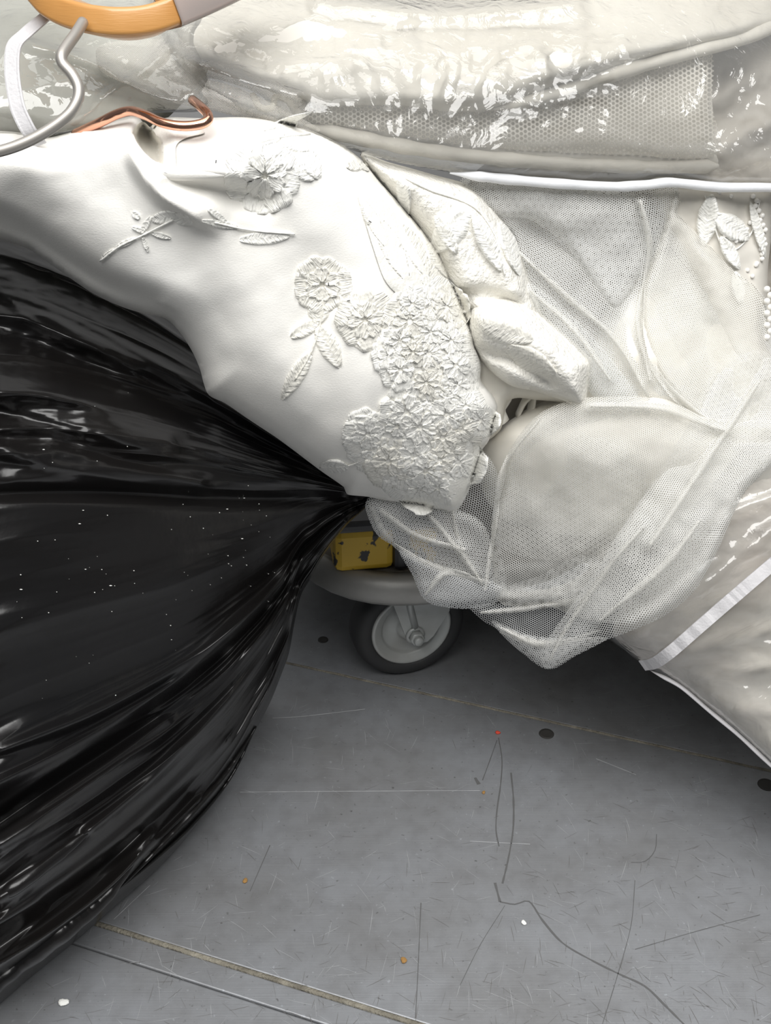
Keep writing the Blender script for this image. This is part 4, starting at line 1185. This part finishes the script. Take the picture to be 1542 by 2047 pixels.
tl([(800, 1100), (870, 1130), (960, 1160), (1010, 1165), (1000, 1200), (950, 1216), (890, 1214), (848, 1198), (825, 1150)], -0.014, 'tulle_open', [([(850, 1190), (890, 1145), (940, 1150)], 0.004, 8)], 0.8)
# long diagonal layer to the floor tip
tl([(950, 370), (1250, 385), (1350, 380), (1440, 510), (1530, 600), (1560, 760), (1540, 900), (1400, 850), (1200, 800), (1150, 730), (1060, 600)], 0.012, 'tulle_open', [([(1150, 480), (1250, 620), (1330, 780)], 0.006, 30)], 0.7, name='tulle_layer')
tl([(1240, 1060), (1300, 970), (1370, 860), (1440, 740), (1520, 700), (1580, 760), (1620, 850), (1542, 932), (1485, 990), (1440, 1090), (1390, 1180), (1330, 1230), (1260, 1262), (1212, 1280), (1150, 1310), (1096, 1336), (1080, 1310), (1100, 1270), (1150, 1200), (1210, 1110)], -0.008, 'tulle',
   [([(1290, 1050), (1220, 1130), (1130, 1260), (1100, 1320)], 0.006, 8), ([(1400, 1040), (1330, 1130), (1200, 1240)], 0.006, 16), ([(1450, 1020), (1380, 1140), (1270, 1230)], -0.005, 14), ([(1520, 760), (1440, 880), (1360, 1000), (1300, 1090)], 0.006, 16)], 0.6, fn=lambda q, d: 0.032 * np.clip((q[:, 1] - 820) / 260, 0, 1))
tl([(940, 1212), (1000, 1205), (1090, 1190), (1200, 1170), (1230, 1200), (1190, 1260), (1130, 1310), (1096, 1336), (1040, 1300), (1000, 1262), (965, 1240)], -0.004, 'tulle_open', [([(960, 1225), (1060, 1215), (1180, 1195)], 0.005, 8), ([(1000, 1262), (1090, 1290), (1200, 1260)], 0.004, 10)], 0.1)
tl([(985, 1240), (1060, 1270), (1150, 1275), (1215, 1275), (1150, 1312), (1096, 1338), (1040, 1302), (1005, 1270)], -0.008, 'tulle', [([(1000, 1255), (1080, 1285), (1190, 1275)], 0.003, 8)], 0.3)
tl([(1000, 1180), (1080, 1150), (1160, 1110), (1200, 1120), (1270, 1060), (1240, 1130), (1160, 1180), (1060, 1200)], -0.010, 'tulle_open', (), 0.9)

# ------------------------------------------------------------------ lower right garment bag
g5, s_g5 = gown('bagged_gown', 'ivory gown with blush tints folded inside the lower clear garment bag',
     [(1250, 1200), (1330, 1100), (1400, 1000), (1480, 900), (1600, 850), (1900, 850), (1900, 1800), (1700, 1650), (1590, 1560), (1542, 1520), (1480, 1465), (1400, 1400), (1330, 1345), (1290, 1325), (1245, 1290), (1225, 1262)],
     M['blush_gown'], 0.034, 0.030, 60,
     [([(1330, 1330), (1450, 1290), (1600, 1250)], 0.010, 20), ([(1380, 1370), (1480, 1350), (1600, 1340)], 0.008, 16), ([(1400, 1190), (1500, 1120), (1600, 1050)], -0.010, 30), ([(1450, 1440), (1540, 1420), (1650, 1440)], 0.008, 22), ([(1370, 1310), (1480, 1240), (1620, 1150)], -0.008, 20)],
     [(120, 60, 0.005, 'f'), (50, 30, 0.002, 'r')], back=0.03)
cb3 = empty('garment_bag', 'clear plastic garment bag with white binding strip hanging over the dark floor', 'garment bag')
film3 = Sheet([(1215, 1262), (1300, 1130), (1400, 980), (1490, 880), (1600, 830), (1900, 830), (1900, 1820), (1700, 1680), (1590, 1580), (1542, 1530), (1490, 1480), (1420, 1420), (1350, 1365), (1300, 1338), (1250, 1300)], BD, 0.014, 0.036, 60,
              [([(1250, 1290), (1300, 1250), (1380, 1190), (1460, 1130), (1550, 1060)], 0.010, 20), ([(1420, 1060), (1480, 1020), (1560, 990)], 0.006, 12)],
              [(140, 90, 0.005, 'f')], lambda q, d: 0.002 * ridged(q[:, 0] / 55, q[:, 1] / 45, 3), step=7)
film3.build('film', M['film'], cb3)
bs = catmull([(1285, 1330), (1310, 1325), (1345, 1300), (1400, 1252), (1460, 1200), (1542, 1130), (1640, 1050)], 8)
bd = film3.depth(bs) - 0.004
ribbon('binding_strip', P(bs[:, 0], bs[:, 1], bd), np.array([0.6, -0.4, -0.7]), 0.0098, 0.0016, M['strap'], cb3)
hem([(1300, 1340), (1360, 1372), (1420, 1422), (1480, 1472), (1542, 1530), (1640, 1620)], 0.0022, M['strap'], cb3, 'lower_seam', off=-0.001, flat=(1, 0.6))

# ------------------------------------------------------------------ beaded lace dress at the right edge
bdress = empty('beaded_dress', 'white lace dress edged with pearl beads behind the tulle at the bag edge', 'dress')
BDs = Sheet([(1300, 360), (1420, 365), (1520, 370), (1560, 372), (1545, 460), (1535, 560), (1545, 700), (1640, 760), (1500, 760), (1380, 560), (1330, 460)], BD, 0.016, 0.020, 30, [([(1430, 400), (1460, 500), (1480, 600)], 0.006, 24)], [(50, 50, 0.004, 'f')], None, 7)
BDs.build('lace_body', M['beige_gown'], bdress, back=0.03)
sprig(BDs, bdress, [(1425, 385, 100, 110, 46), (1500, 480, 215, 90, 50), (1440, 470, 60, 80, 30), (1500, 400, 75, 120, 22), (1470, 540, 80, 70, 30)], [(1410, 390), (1450, 500), (1500, 470), (1520, 400)], EM, lift=0.005)
for i in range(15):
    t = i / 14; bead(bdress, BDs, 1506 + 22 * math.sin(t * 2.6) + 4 * math.sin(i * 2.1), 392 + 135 * t, 0.0021, M['pearl'], 'pearl')
for x, y in ((1438, 385), (1462, 392), (1470, 450), (1485, 462), (1494, 458), (1472, 482), (1460, 490), (1480, 445), (1450, 470), (1500, 445), (1495, 540), (1505, 552), (1490, 565), (1512, 530)):
    bead(bdress, BDs, x, y, 0.0018, M['pearl'], 'pearl')
for i in range(9):
    bead(bdress, 0.845, 1534 + (i % 2) * 7, 578 + i * 12, 0.0026, M['pearl'], 'pearl')

# ------------------------------------------------------------------ put each thing's origin at its base
bpy.context.view_layer.update()
from mathutils import Matrix
def descend(o):
    for c in o.children:
        yield c
        yield from descend(c)
for o in [x for x in scene.objects if x.type == 'EMPTY' and x.parent is None]:
    lo = np.full(3, 1e9); hi = np.full(3, -1e9)
    for c in descend(o):
        if c.type != 'MESH': continue
        bb = np.array([c.matrix_world @ Vector(k) for k in c.bound_box])
        lo = np.minimum(lo, bb.min(0)); hi = np.maximum(hi, bb.max(0))
    base = Vector(((lo[0] + hi[0]) / 2, (lo[1] + hi[1]) / 2, lo[2]))
    o.location = base
    for c in o.children:
        c.matrix_parent_inverse = Matrix.Translation(-base)
